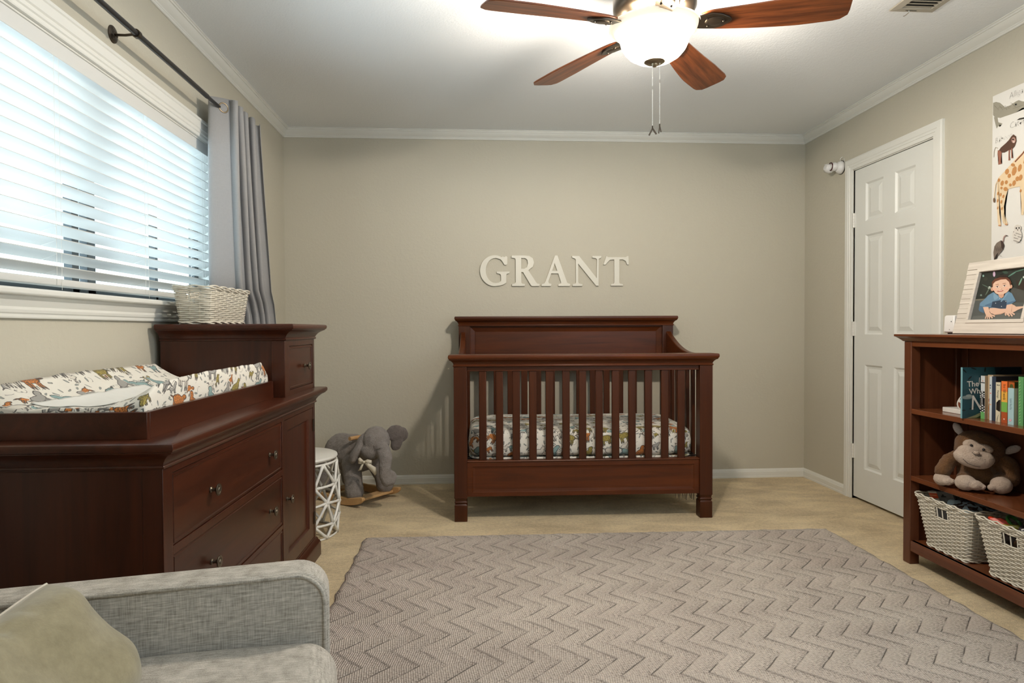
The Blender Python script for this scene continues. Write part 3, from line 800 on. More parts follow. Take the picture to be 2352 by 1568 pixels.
# headboard: framed upper panel, slats below, lower rail
b = MB(); yb = CD-PW*.75
b.panelled(PW, CW-PW, .80, 1.100, [(PW+.004, CW-PW-.004, .825, 1.088)], [(.0, .002), (.004, .004), (.032, .014), (.034, .012), (.040, .012)], lambda u, v, d: (u, yb+d, v))
b.box(PW, CW-PW, yb+.016, yb+.03, .80, 1.098); b.build('headboard_panel', M_crib, crib)
for i in range(13):
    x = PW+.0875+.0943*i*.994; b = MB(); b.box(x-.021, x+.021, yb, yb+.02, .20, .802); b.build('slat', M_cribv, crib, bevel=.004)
b = MB(); b.box(PW, CW-PW, yb-.005, yb+.03, .137, .205); b.build('rear_lower_rail', M_crib, crib, bevel=.002)
for sx in (0, 1):
    xa = .014 if sx == 0 else CW-.014-.034
    b = MB(); top, bot = [], []
    NS = 24; ya, yz = PW*.6, CD-PW*.98
    def side_top(t): return .925 if t < .28 else .925+.128*((t-.28)/.72)**2.0
    L = []
    for i in range(NS+1):
        t = i/NS; y = ya+(yz-ya)*t; zt = side_top(t); zb = max(.838, zt-.14)
        L.append([b.v((xa, y, zb)), b.v((xa+.034, y, zb)), b.v((xa+.034, y, zt-.004)), b.v((xa+.030, y, zt)), b.v((xa+.004, y, zt)), b.v((xa, y, zt-.004))])
    b.loft(L, True); b.build('side_top_rail', M_crib, crib, smooth=True)
    b = MB(); b.box(xa, xa+.034, PW, CD-PW, .137, .230); b.build('side_lower_rail', M_crib, crib, bevel=.002)
    for i in range(6):
        y = PW+.07+i*.0985*1.13; y = PW+(i+.75)*(CD-2*PW)/6.5*.985
        b = MB(); b.box(xa+.007, xa+.027, y-.018, y+.018, .228, max(.838, side_top((y-ya)/(yz-ya))-.14)+.004); b.build('side_slat', M_cribv, crib, bevel=.003)
b = MB()
for i in range(12): b.box(PW*.6, CW-PW*.6, .09+i*.056, .105+i*.056, .325, .331)
b.build('mattress_support', M_rod, crib)

def uv_box(o, f):
    me = o.data; uv = me.uv_layers.new(name='UVMap')
    for l in me.loops: uv.data[l.index].uv = f(me.vertices[l.vertex_index].co, l)
def pillow_box(name, mat, parent, x0, x1, y0, y1, z0, z1, r, crown, nx=60, ny=34, wr=.004, seed=0):
    """soft slab with rounded corners and edges; UV unwrapped over top and sides in metres"""
    b = MB(); hx, hy = (x1-x0)/2, (y1-y0)/2; cx, cy = (x0+x1)/2, (y0+y1)/2
    def peri(n):
        out = []; rc = .07
        for k in range(n):
            a = 2*pi*k/n; c, s = cos(a), sin(a); e = .22
            out.append((math.copysign(abs(c)**e, c), math.copysign(abs(s)**e, s), a))
        return out
    P = peri(160); L = []; uvs = {}
    Hh = z1-z0
    lev = []
    for i in range(7): a = pi/2*i/6; lev.append((-r*(1-sin(a)), z0+r*(1-cos(a))*.7, None))
    for i in range(1, 5): lev.append((.004*sin(i/5*pi), z0+r*.7+(Hh-r*1.7)*i/5, None))
    for i in range(9): a = pi/2*i/8; lev.append((-r*(1-cos(a)), z1-r+r*sin(a), None))
    for s in (.9, .78, .62, .45, .28, .12): lev.append((None, s, None))
    for off, z, _ in lev:
        ring = []
        for ux, uy, a in P:
            if off is None: X, Y = (hx-r)*ux*z, (hy-r)*uy*z
            else: X, Y = (hx+off)*ux, (hy+off)*uy
            zz = z1+crown*(1-z*z) if off is None else z
            w = noise.noise(Vector((X*5+seed, Y*5, zz*8)))*wr
            ring.append(b.v((cx+X+w*.6*ux, cy+Y+w*.6*uy, zz+w)))
        L.append(ring)
    b.loft(L, True); o = b.build(name, mat, parent, smooth='all')
    me = o.data; uv = me.uv_layers.new(name='UVMap'); cxy = Vector((cx, cy, z1))
    for p in me.polygons:
        n = p.normal
        for li in p.loop_indices:
            c = me.vertices[me.loops[li].vertex_index].co
            if n.z > .5: uv.data[li].uv = (c.x, c.y)
            elif abs(n.y) > abs(n.x): uv.data[li].uv = (c.x, (y0-(z1-c.z)) if n.y < 0 else (y1+(z1-c.z)))
            else: uv.data[li].uv = ((x0-(z1-c.z)) if n.x < 0 else (x1+(z1-c.z)), c.y)
    return o
mr = root('crib_mattress', 'crib mattress in a white sheet printed with animals', 'mattress', crib.location, crib.rotation_euler.z)
pillow_box('fitted_sheet', M_print, mr, .078, CW-.078, .060, CD-.07, .345, .500, .045, .012, wr=.006)
sk = root('crib_skirt', 'animal print cloth band below the crib mattress', 'crib sheet', crib.location, crib.rotation_euler.z)
pillow_box('cloth', M_print, sk, .082, CW-.084, .062, CD-.075, .3325, .344, .004, .0, wr=.001, seed=9)
th = root('fringed_blanket', 'tan fringe of a blanket hanging below the crib near its right leg', 'blanket', (2.50, -.86, .14))
b = MB(); b.box(-.062, .056, -.012, .012, -.018, -.004)
for i in range(9):
    x = -.058+i*.0135; dx = .006*sin(i*2.3); b.tube([(x, 0, -.016), (x+dx*.6, .002, -.034), (x+dx, 0, -.050-.006*(i % 3))], [.0028, .0036, .0022], 6)
tas = b.build('fringe', simple('tan_yarn', (.30, .25, .18), .9), th)

# ================================================================ LETTERS
def letter(ch, loops, dx, label):
    cu = bpy.data.curves.new('c', 'CURVE'); cu.dimensions = '2D'; cu.fill_mode = 'BOTH'; cu.extrude = .0050; cu.bevel_depth = .0016; cu.bevel_resolution = 1
    K = .000653
    for lp in loops:
        sp = cu.splines.new('POLY'); sp.points.add(len(lp)-1); sp.use_cyclic_u = True
        for p, (x, y) in zip(sp.points, lp): p.co = ((x-dx)*K, (450-y)*K, 0, 1)
    o = bpy.data.objects.new('c', cu); COL.objects.link(o)
    me = bpy.data.meshes.new_from_object(o.evaluated_get(bpy.context.evaluated_depsgraph_get())); bpy.data.objects.remove(o)
    for v in me.vertices: v.co = Vector((v.co.x, -v.co.z, v.co.y))
    me.materials.append(M_letter); me.name = 'letter'
    ob = bpy.data.objects.new('wall_letter', me); COL.objects.link(ob); ob.location = (1.330+(dx-390)*K, -.0090, 1.3715)
    tag(ob, label, 'letter'); return ob
M_letter = simple('letter_paint', (.70, .68, .60), .45)
def arc(cx, cy, rx, ry, a0, a1, n=14): return [(cx+rx*cos(radians(a0+(a1-a0)*i/n)), cy+ry*sin(radians(a0+(a1-a0)*i/n))) for i in range(n+1)]
G_ = [arc(545, 288, 153, 162, 300, 95, 30)+[(560, 449), (600, 444), (640, 432), (668, 414), (668, 335), (674, 320), (700, 313), (703, 298), (640, 300), (572, 298), (570, 312), (600, 319), (614, 330), (616, 398), (590, 414), (560, 420)]
      + arc(556, 286, 106, 135, 100, 275, 24)+[(610, 165), (632, 190), (650, 222), (668, 224), (680, 215), (680, 142), (668, 134), (652, 146), (632, 138)]]
R_ = [[(730, 127), (860, 127), (915, 132), (952, 156), (966, 200), (952, 244), (905, 282), (985, 408), (1000, 424), (1024, 430), (1022, 449), (940, 449), (920, 420), (850, 300), (828, 300), (828, 412), (838, 426), (866, 430), (864, 449), (732, 449), (732, 430), (762, 424), (772, 410), (772, 170), (764, 154), (728, 148)],
      [(828, 150), (828, 268), (862, 268), (892, 250), (904, 208), (896, 170), (874, 152)]]
A_ = [[(1192, 127), (1218, 127), (1314, 396), (1324, 420), (1352, 430), (1350, 449), (1228, 449), (1228, 432), (1256, 424), (1258, 410), (1228, 314), (1150, 314), (1118, 400), (1124, 422), (1152, 430), (1146, 449), (1048, 449), (1050, 432), (1078, 422), (1090, 402)],
      [(1189, 200), (1158, 290), (1219, 290)]]
N_ = [[(1378, 130), (1452, 130), (1645, 372), (1648, 165), (1632, 150), (1596, 146), (1598, 130), (1690, 130), (1690, 146), (1668, 154), (1664, 168), (1662, 446), (1636, 446), (1440, 205), (1440, 408), (1448, 424), (1486, 432), (1484, 449), (1382, 449), (1382, 433), (1414, 424), (1420, 408), (1418, 168), (1408, 154), (1380, 146)]]
T_ = [[(1748, 130), (1764, 142), (1960, 142), (1974, 130), (1986, 130), (1990, 218), (1974, 218), (1960, 180), (1930, 164), (1888, 164), (1886, 412), (1894, 426), (1926, 432), (1926, 446), (1798, 446), (1798, 432), (1828, 426), (1836, 412), (1834, 164), (1786, 168), (1758, 196), (1738, 220), (1718, 220)]]
for ch, lp, dx in (('G', G_, 390), ('R', R_, 728), ('A', A_, 1048), ('N', N_, 1378), ('T', T_, 1716)):
    letter(ch, lp, dx, 'cream wooden letter %s on the wall above the crib' % ch)

# ================================================================ CHANGING DRESSER
dr = root('changing_dresser', 'dark cherry changing table dresser with drawers, door and raised hutch', 'dresser', (.524, -1.412, 0), radians(-1.0))
DX = -.49
def cornice(x0, x1, y0, y1, z0, z1, o):
    R = lambda q, z, qb=0: (x0, x1+q, y0-q, y1+q, z)
    t = z1-z0
    return [R(0, z0-.001), R(.006, z0), R(.008, z0+.004), R(.006, z0+.008), R(.004, z0+.009), R(.006, z0+t*.22), R(.014, z0+t*.38), R(.026, z0+t*.52), R(o-.008, z0+t*.62), R(o-.006, z0+t*.645), R(o-.006, z0+t*.68), R(o-.002, z0+t*.70), R(o, z0+t*.76), R(o+.001, z0+t*.88), R(o-.001, z1-.003), R(o-.006, z1)]
b = MB(); b.box(DX, -.016, -1.478, -.002, .085, .735)
b.box(-.016, 0, -1.478, -1.427, .085, .735); b.box(-.016, 0, -.028, -.002, .085, .735); b.box(-.016, 0, -.509, -.480, .085, .735)   # stiles
b.box(-.0155, -.0005, -1.427, -.028, .710, .735); b.box(-.0155, -.0005, -1.427, -.509, .4975, .5205); b.box(-.0155, -.0005, -1.427, -.509, .2835, .3005); b.box(-.0155, -.0005, -1.427, -.028, .085, .098)
b.build('cabinet_body', M_cherryv, dr, bevel=.0012)
for y in (-1.481, .001):   # framed side panel
    b = MB(); s = -1 if y < -1 else 1
    b.panelled(DX, -.001, .085, .735, [(DX+.012, -.048, .100, .728)], [(.002, .0018), (.003, .0018)], lambda u, v, d: (u, y-s*d, v)); b.build('side_panel', M_cherryv, dr)
b = MB(); b.rings(cornice(DX, 0, -1.48, 0, .731, .801, .048)); b.build('top', M_cherry, dr, bevel=.0008)
b = MB(); P = lambda q, z: (DX, q, -1.48-q, q, z)
b.rings([P(.018, 0), P(.018, .062), P(.014, .070), P(.008, .078), P(.004, .090)]); b.build('plinth', M_cherry, dr, bevel=.001)
def knob(parent, x, y, z, sc=1.0):
    b = MB(); b.lathe([(.0001, 0), (.0085, 0), (.0085, .003), (.0055, .006), (.0050, .014), (.0075, .018), (.0165, .0215), (.0180, .0240), (.0172, .0262), (.0125, .0262), (.0110, .0250), (.0075, .0258), (.0060, .0285), (.0001, .0290)], n=24, axis='x')
    b.xf(Matrix.Translation((x, y, z))); o = b.build('knob', M_bronzek, parent, smooth=True); return o
M_bronzek = simple('aged_bronze_knob', (.16, .13, .095), .30, Metallic=.85)
def drawer(y0, y1, z0, z1, knobs, x=0):
    b = MB(); g = .0022
    b.panelled(y0+g, y1-g, z0+g, z1-g, [(y0+g+.0035, y1-g-.0035, z0+g+.0035, z1-g-.0035)], [(.0015, -.0022), (.0055, -.0022), (.0075, .0008), (.0080, .0008)], lambda u, v, d: (x-.0035+d*-1, u, v))
    L = [[b.v((xx, y0+g, z0+g)), b.v((xx, y1-g, z0+g)), b.v((xx, y1-g, z1-g)), b.v((xx, y0+g, z1-g))] for xx in (x-.0035, x-.0155)]; b.loft(L)
    o = b.build('drawer', M_cherry, dr)
    for ky, kz in knobs: knob(o, x-.004, ky, kz)
drawer(-1.427, -.509, .5205, .710, [(-.657, .607), (-1.187, .607)])
drawer(-1.427, -.509, .3005, .4975, [(-.657, .395), (-1.187, .395)])
drawer(-1.427, -.509, .098, .2835, [(-.657, .19), (-1.187, .19)])
b = MB(); g = .002
b.panelled(-.480+g, -.028-g, .098+g, .710-g, [(-.436, -.108, .160, .664)], [(.002, .004), (.006, .009), (.010, .010), (.011, .010)], lambda u, v, d: (-.002-d, u, v))
L = [[b.v((xx, -.480+g, .098+g)), b.v((xx, -.028-g, .098+g)), b.v((xx, -.028-g, .710-g)), b.v((xx, -.480+g, .710-g))] for xx in (-.002, -.0155)]; b.loft(L)
do = b.build('cabinet_door', M_cherryv, dr); knob(do, -.002, -.452, .388)
for z in (.628, .190):
    b = MB(); b.box(-.002, .0012, -.040, -.030, z-.028, z+.028); b.tube([(.0015, -.029, z-.028), (.0015, -.029, z+.028)], .0028, 8); b.build('hinge', M_bronze, dr, smooth=True)
# hutch with one small drawer
b = MB(); b.box(DX, -.014, -.463, -.002, .799, 1.036); b.box(-.014, 0, -.463, -.404, .799, 1.036); b.box(-.014, 0, -.030, -.002, .799, 1.036)
b.box(-.0135, -.0005, -.404, -.030, 1.006, 1.036); b.box(-.0135, -.0005, -.404, -.030, .799, .824); b.build('hutch_body', M_cherryv, dr, bevel=.0012)
b = MB(); b.box(-.052, .0004, -.4665, -.4625, .801, 1.030); b.build('hutch_corner_stile', M_cherryv, dr, bevel=.001)
b = MB(); b.rings(cornice(DX, 0, -.463, -.001, 1.031, 1.0975, .048)); b.build('hutch_top', M_cherry, dr, bevel=.0008)
drawer(-.404, -.030, .824, 1.006, [(-.160, .913)])
# tray that holds the pad
b = MB(); x0, x1, y0, y1, z0, z1, t = DX+.004, -.044, -1.462, -.470, .8005, .869, .016
b.rings([(x0, x1, y0, y0+t, z0), (x0, x1, y0, y0+t, z1)]); b.rings([(x0, x1, y1-t, y1, z0), (x0, x1, y1-t, y1, z1)]); b.rings([(x1-t, x1, y0+t, y1-t, z0), (x1-t, x1, y0+t, y1-t, z1)]); b.rings([(x0, x0+t, y0+t, y1-t, z0), (x0, x0+t, y0+t, y1-t, z1)])
b.box(x0+t, x1-t, y0+t, y1-t, z0, z0+.006)
tr = root('changing_tray', 'cherry wood changing tray on top of the dresser around the pad', 'tray', dr.location, radians(-1.0))
b.build('tray_frame', M_cherry, tr, bevel=.0015)

# contoured changing pad -----------------------------------------------------
pad = root('changing_pad', 'contoured changing pad with animal print cover lying in the tray', 'changing pad', dr.location, radians(-1.0))
px0, px1, py0, py1 = DX+.024, -.064, -1.440, -.490
b = MB(); NU, NV = 44, 90; L = []
def pad_z(u, v):
    # u across (0 wall side .. 1 front), v along (0 left .. 1 right at the hutch)
    side = .084*abs(2*u-1)**2.1
    e = min(v, 1-v)
    end = .018*math.exp(-(e/.10)**2)
    lift = .78+.22*sin(min(1, v*2.2)*pi/2)
    z = .862+side*lift*(min(1, (e+.018)/.085)**.55)+end*(1-abs(2*u-1))
    z += .0035*noise.noise(Vector((u*5, v*16, 0)))+.0018*noise.noise(Vector((u*12, v*44, 3)))
    return z
rings = []
for i in range(NU+1):
    u = i/NU; row = []
    for j in range(NV+1):
        v = j/NV; row.append((px0+(px1-px0)*u, py0+(py1-py0)*v, pad_z(u, v)))
    rings.append(row)
def edge(p, out, dz): return (p[0]+out[0], p[1]+out[1], p[2]+dz)
Gd = [[b.v(p) for p in row] for row in rings]
for i in range(NU):
    for j in range(NV): b.face([Gd[i][j], Gd[i+1][j], Gd[i+1][j+1], Gd[i][j+1]])
bo = [(i, 0) for i in range(NU)]+[(NU, j) for j in range(NV)]+[(i, NV) for i in range(NU, 0, -1)]+[(0, j) for j in range(NV, 0, -1)]
prev = [Gd[i][j] for i, j in bo]
for k, (o, dz) in enumerate(((.003, -.006), (.004, -.018), (.0035, -.034), (.0, None))):
    cur_ = []
    for i, j in bo:
        p = rings[i][j]; ox = (o if i == NU else -o if i == 0 else 0); oy = (o if j == NV else -o if j == 0 else 0)
        w = .0018*noise.noise(Vector((p[0]*30, p[1]*30, k)))
        zz = .8075 if dz is None else max(.815, p[2]+dz*(1+(p[2]-.862)*8))
        cur_.append(b.v((p[0]+ox+w*(ox != 0), p[1]+oy+w*(oy != 0), zz)))
    b.loft([prev, cur_]); prev = cur_
b.face(prev)
po = b.build('pad_cover', M_print, pad, smooth='all')
me = po.data; uv = me.uv_layers.new(name='UVMap')
for p in me.polygons:
    n = p.normal
    for li in p.loop_indices:
        c = me.vertices[me.loops[li].vertex_index].co
        if abs(n.z) > .35: uv.data[li].uv = (c.y, -c.x*1.15)
        elif abs(n.x) > abs(n.y): uv.data[li].uv = (c.y, -(px1 if n.x > 0 else px0)*1.15+(c.z-.9)*1.2)
        else: uv.data[li].uv = ((py0 if n.y < 0 else py1)+(c.z-.9), -c.x*1.15)
# plain wipe-clean liner in the hollow
b = MB(); L = []
for i in range(31):
    u = .23+.53*i/30; row = []
    for j in range(81):
        v = .055+.60*j/80
        uu = u
        row.append(b.v((px0+(px1-px0)*uu, py0+(py1-py0)*v, pad_z(uu, v)+.0022)))
    L.append(row)
b.loft(L, closed=False); b.build('liner', simple('white_liner_cloth', (.74, .74, .71), .8, (60, .2, .003)), pad, smooth='all', solid=.0016)

# ================================================================ WICKER BASKETS
def rrect(w, d, r, n):
    """n points evenly spaced round a rounded rectangle, with outward normals"""
    segs = []; hw, hd = w/2-r, d/2-r
    pts = []
    for cx, cy, a0 in ((hw, -hd, -90), (hw, hd, 0), (-hw, hd, 90), (-hw, -hd, 180)):
        for i in range(9): a = radians(a0+90*i/8); pts.append((cx+r*cos(a), cy+r*sin(a), cos(a), sin(a)))
    pts.append(pts[0]); ds = [0]
    for p, q in zip(pts, pts[1:]): ds.append(ds[-1]+sqrt((p[0]-q[0])**2+(p[1]-q[1])**2))
    out = []; k = 0
    for i in range(n):
        s = ds[-1]*i/n
        while ds[k+1] < s: k += 1
        t = (s-ds[k])/max(1e-9, ds[k+1]-ds[k]); p, q = pts[k], pts[k+1]
        out.append(tuple(p[m]+(q[m]-p[m])*t for m in range(4)))
    return out
def basket(name, label, loc, rz, w0, d0, w1, d1, h, rows, stakes, hole=None, rr=None, group=None):
    """hole = (list of sides ('-x','+x','-y'), half width, z0, z1)"""
    t = root(name, label, 'basket', loc, rz, group); n = stakes*4; A = .0028; r = rr or h/rows*.47
    b = MB(); dim = lambda z: (w0+(w1-w0)*z/h, d0+(d1-d0)*z/h)
    def inhole(p, z):
        if not hole or not hole[2] < z < hole[3]: return False
        for s in hole[0]:
            ax = 0 if 'x' in s else 1; sg = -1 if '-' in s else 1
            if p[2+ax]*sg > .9 and abs(p[1-ax]) < hole[1]: return True
        return False
    def strand(P, z, ph, A, r, up=0):
        ring = []
        for j, p in enumerate(P):
            o = A*sin(2*pi*j/8+ph); zz = z+up*cos(2*pi*j/8+ph)
            ring.append([b.v((p[0]+p[2]*(o+r*1.15*cos(2*pi*k/6)), p[1]+p[3]*(o+r*1.15*cos(2*pi*k/6)), zz+r*sin(2*pi*k/6))) for k in range(6)])
        N = len(ring)
        for j in range(N):
            if inhole(P[j], z) or inhole(P[(j+1) % N], z): continue
            a, c = ring[j], ring[(j+1) % N]
            for k in range(6): b.face([a[k], a[(k+1) % 6], c[(k+1) % 6], c[k]])
    for i in range(rows):
        z = .006+(h-.012)*(i+.5)/rows; w, d = dim(z); strand(rrect(w, d, .022, n), z, i*pi, A, r)
    b.build('woven_wall', M_wick, t, smooth='all')
    b = MB()
    for i in range(stakes):
        z0, z1 = 0, h; p = rrect(w0, d0, .022, n)[(i*4+2) % n]; q = rrect(w1, d1, .022, n)[(i*4+2) % n]
        b.tube([(p[0], p[1], z0+.004), (q[0], q[1], z1-.002)], .0024, 6)
    b.build('stakes', M_wick, t, smooth='all')
    b = MB()
    for z, q in ((h-.001, 0), (h+.004, pi), (h-.006, pi/2)):
        w, d = dim(z); strand(rrect(w+.006, d+.006, .024, n), z, q, .0040, .0034, .0028)
    b.build('braided_rim', M_wick, t, smooth='all'); b = MB()
    for z, q in ((.004, 0), (.009, pi)):
        w, d = dim(z); strand(rrect(w+.006, d+.006, .024, n), z, q, .0040, .0034, .0028)
    b.build('braided_foot', M_wick, t, smooth='all')
    b = MB(); L = [[b.v((x, y, z)) for x, y in ((-w/2, -d/2), (w/2, -d/2), (w/2, d/2), (-w/2, d/2))] for z, w, d in ((.012, w0-.012, d0-.012), (.006, w0-.012, d0-.012))]; b.loft(L, True); b.build('woven_base', M_wickin, t)
    return t
basket('storage_basket', 'white wicker basket on top of the dresser hutch', (.524-.352, -1.412-.286, 1.0975), radians(-1.0), .122, .375, .152, .425, .146, 17, 26, (('-y', '+y'), .021, .098, .124), .0034)
BKY = ((-1.9105, 'white wicker basket on bottom shelf, holding grey card and spotted cloth'), (-2.2625, 'white wicker basket on bottom shelf, holding bright small toys'))
for yy, lb in BKY:
    basket('storage_basket', lb, (3.377, yy, .1085), 0, .195, .235, .245, .325, .218, 27, 34, (('-x', '+x'), .034, .150, .186), .0033, 'wicker baskets on the bottom shelf')
# contents
pk = root('toy_package', 'grey hanging card package with orange corner label in the wicker basket', 'package', (3.325, -1.845, .30))
b = MB(); b.box(-.004, .004, -.066, .066, -.11, .058); pc = b.build('backing_card', simple('grey_card', (.13, .13, .13), .5), pk, bevel=.001)
a = Art(lambda u, v, d: (-.0045-d, -u, v)); a.poly([(-.066, .026), (-.018, .028), (-.018, .050), (-.066, .056)], srgb(205, 70, 25)); a.poly([(-.066, -.02), (-.018, 0), (-.018, .026), (-.066, .024)], srgb(196, 186, 172)); a.poly([(-.066, .050), (-.018, .050), (-.018, .058), (-.066, .058)], srgb(200, 190, 178))
a.poly([(.0, .040), (.010, .040), (.010, .047), (.018, .047), (.018, .040), (.028, .040), (.028, .034), (0, .034)], srgb(5, 5, 6))
for i in range(6): a.line([(-.010, .024-i*.007), (.040-.004*(i % 3), .024-i*.007)], .0022, srgb(120, 120, 118))
a.line([(-.064, .040), (-.022, .041)], .006, srgb(225, 140, 100)); a.build('printed_face', pk)
pk.rotation_euler = (radians(-12), radians(-16), radians(8))
cl = root('spotted_cloth', 'pale blue cloth with brown spots bunched in the wicker basket', 'cloth', (3.365, -1.955, .29))
blob([('e', (0, 0, 0), (.085, .085, .045)), ('e', (-.03, .05, .012), (.05, .04, .035)), ('e', (.02, -.055, -.003), (.06, .05, .034)), ('e', (-.05, -.02, .008), (.035, .06, .03)), ('e', (0, 0, -.06), (.08, .09, .05))], .006, 'bunched_cloth', M_cow, cl, .009, 4, 26)
def toy(name, label, cat, loc, build, rot=(0,0,0), col=(.5,.1,.05), part='body'):
    t = root(name, label, cat, loc); t.rotation_euler = rot
    b = MB(); build(b); b.build(part, simple(part+'_plastic', col, .3), t, smooth=True); return t
TB = (3.33, -2.20, .305)
toy('toy_car', 'red toy racing car in the basket of bright toys', 'toy', (3.300, -2.185, .318), lambda b: (b.rings([(-.016, .016, -.038, .038, -.012), (-.018, .018, -.042, .042, -.004), (-.014, .014, -.034, .030, .006), (-.010, .010, -.020, .012, .015)]), b.ball((0, .034, -.004), (.014, .02, .010), 12, 8)), (.3, .2, .5), (.72, .055, .02), 'car_body')
toy('toy_ring', 'green toy ring in the basket of bright toys', 'toy', (3.330, -2.200, .326), lambda b: b.tube([(.026*cos(a), .026*sin(a), 0) for a in [i*pi/10 for i in range(20)]], .006, 8, closed=True), (.7, .3, 0), (.06, .26, .05), 'ring')
toy('toy_stick', 'long yellow green toy stick in the basket of bright toys', 'toy', (3.305, -2.245, .318), lambda b: b.tube([(0, .055, -.02), (0, 0, .004), (0, -.055, -.006)], [.006, .008, .005], 8), (.25, 0, .35), (.42, .38, .03), 'stick')
toy('toy_block', 'orange toy block in the basket of bright toys', 'toy', (3.312, -2.145, .310), lambda b: b.rings([(-.014, .014, -.020, .020, -.012), (-.016, .016, -.022, .022, -.008), (-.016, .016, -.022, .022, .008), (-.014, .014, -.020, .020, .012)]), (.2, .5, .3), (.55, .30, .06), 'block')
toy('spinning_toy', 'black round spinning toy in the basket of bright toys', 'toy', (3.298, -2.290, .318), lambda b: b.lathe([(.0001, -.010), (.008, -.010), (.010, -.006), (.022, -.010), (.026, 0), (.022, .010), (.010, .006), (.0001, .010)], n=20), (.6, .5, 0), (.04, .04, .045), 'spinner')
for i, (dx, dy, dz, r, c, lb) in enumerate(((0, 0, .215, .085, (.10, .055, .025), 'large brown toy ball at the bottom of the right basket'), (-.030, .075, .265, .036, (.05, .04, .04), 'small black toy ball deep in the right basket near its left end'), (-.012, -.070, .272, .040, (.16, .10, .03), 'tan toy ball in the right basket near the stick'))):
    toy('toy_ball', lb, 'ball', (3.375+dx, -2.262+dy, dz), lambda b: b.ball((0, 0, 0), r, 20, 12), (0, 0, 0), c, 'ball')

# ================================================================ WIRE STOOL
SX, SY, SR = .336, -1.066, .220
st = root('drum_stool', 'white openwork metal drum stool beside the dresser', 'stool', (SX, SY, 0))
b = MB(); b.lathe([(.0001, .396), (SR-.018, .396), (SR-.008, .400), (SR-.002, .408), (SR-.004, .416), (SR-.012, .4195), (.0001, .4195)], n=56); b.build('seat_top', M_white, st, smooth=True)
b = MB(); NS = 11; lv = [.006, .085, .185, .285, .385]; rd = [SR*.97, SR*1.0, SR*1.02, SR*1.005, SR*.965]
rs = random.Random(4)
def node(l, i):
    r2 = random.Random(l*97+(i % NS)*7); ja, jz = (r2.random()-.5)*.12, (r2.random()-.5)*(.030 if 0 < l < 4 else 0)
    a = 2*pi*((i % NS)+(.5 if l % 2 else 0))/NS+ja; return a, lv[l]+jz, rd[l]
def strut(n0, n1, r=.0072, ends=1):
    a0, z0, r0 = n0; a1, z1, r1 = n1
    da = (a1-a0+pi) % (2*pi)-pi; pts, rr = [], []
    for k in range(5):
        t = k/4; a = a0+da*t; R_ = r0+(r1-r0)*t; pts.append((R_*cos(a), R_*sin(a), z0+(z1-z0)*t)); rr.append(r*(1+.55*abs(2*t-1)**3*ends))
    b.tube(pts, rr, 7)
for i in range(NS):
    for l in range(4):
        n = node(l, i)
        if l % 2 == 0: up = [node(l+1, i), node(l+1, i-1)]
        else: up = [node(l+1, i+1), node(l+1, i)]
        for u in up: strut(n, u)
    for l in (1, 2, 3): strut(node(l, i), node(l, i+1), .0062)
for l, rad in ((0, .005), (4, .006)):
    b.tube([(rd[l]*cos(a), rd[l]*sin(a), lv[l]) for a in [2*pi*k/60 for k in range(60)]], rad, 7, closed=True)
for l in (1, 2, 3):
    for i in range(NS): a, z, r = node(l, i); b.ball((r*cos(a), r*sin(a), z), (.013, .013, .013), 10, 7)
b.build('openwork_sides', M_white, st, smooth='all')

# ================================================================ ROCKING ELEPHANT
EO = Vector((.53, -.36, 0)); hd = Vector((.788, -.616, 0)); pp = Vector((.616, .788, 0))
el = root('rocking_elephant', 'grey plush elephant on pine wood rockers beside the wall', 'rocking toy', EO)
def E(x, y, z): return (x-EO.x, y-EO.y, z)
def EL(f, s, z): q = hd*f+pp*s; return (q.x, q.y, z)      # forward / sideways / up about the body centre
ry = Matrix.Rotation(atan2(hd.y, hd.x), 3, 'Z')
blob([('e', EL(-.03, 0, .285), (.205, .120, .122), ry), ('e', EL(-.13, 0, .29), (.105, .115, .115), ry),
      ('c', [EL(.06, -.090, .24), EL(.105, -.115, .14), EL(.115, -.118, .085)], [.062, .055, .058]), ('c', [EL(.08, .085, .24), EL(.13, .105, .14), EL(.145, .11, .085)], [.062, .053, .056]),
      ('c', [EL(-.16, -.08, .24), EL(-.17, -.10, .09)], [.065, .055]), ('c', [EL(-.16, .08, .24), EL(-.17, .10, .09)], [.065, .055]),
      ('c', [EL(.08, 0, .31), E(.672, -.53, .375)], [.085, .085]), ('e', E(.690, -.585, .402), (.084, .082, .090)), ('e', E(.665, -.60, .350), (.072, .066, .056)),
      ('c', [E(.735, -.640, .36), E(.757, -.672, .315), E(.755, -.688, .262), E(.752, -.690, .212), E(.764, -.688, .178)], [.046, .041, .036, .032, .030]),
      ('c', [E(.764, -.688, .178), E(.790, -.680, .180), E(.800, -.676, .205), E(.796, -.676, .222)], [.030, .027, .024, .021])],
     .0062, 'plush_body', M_ele, el, .0022, 7)
blob([('e', E(.610, -.590, .405), (.030, .034, .060), Matrix.Rotation(radians(35), 3, 'Y')), ('e', E(.583, -.594, .350), (.026, .050, .082), Matrix.Rotation(radians(38), 3, 'Y')), ('e', E(.566, -.590, .318), (.022, .050, .055), Matrix.Rotation(radians(24), 3, 'Y'))], .0055, 'plush_ear', M_ele, el, .0015, 5)
blob([('e', E(.800, -.535, .440), (.060, .018, .050), Matrix.Rotation(radians(-15), 3, 'Y')), ('e', E(.838, -.52, .430), (.040, .016, .046)), ('e', E(.806, -.528, .378), (.036, .017, .050), Matrix.Rotation(radians(20), 3, 'Y'))], .0055, 'plush_ear', M_elein, el, .0015, 5)
b = MB(); b.ball(E(.712, -.664, .378), (.0065, .0045, .0065), 10, 8); b.ball(E(.765, -.628, .386), (.0055, .0045, .0065), 10, 8); b.build('eyes', M_black, el, smooth='all')
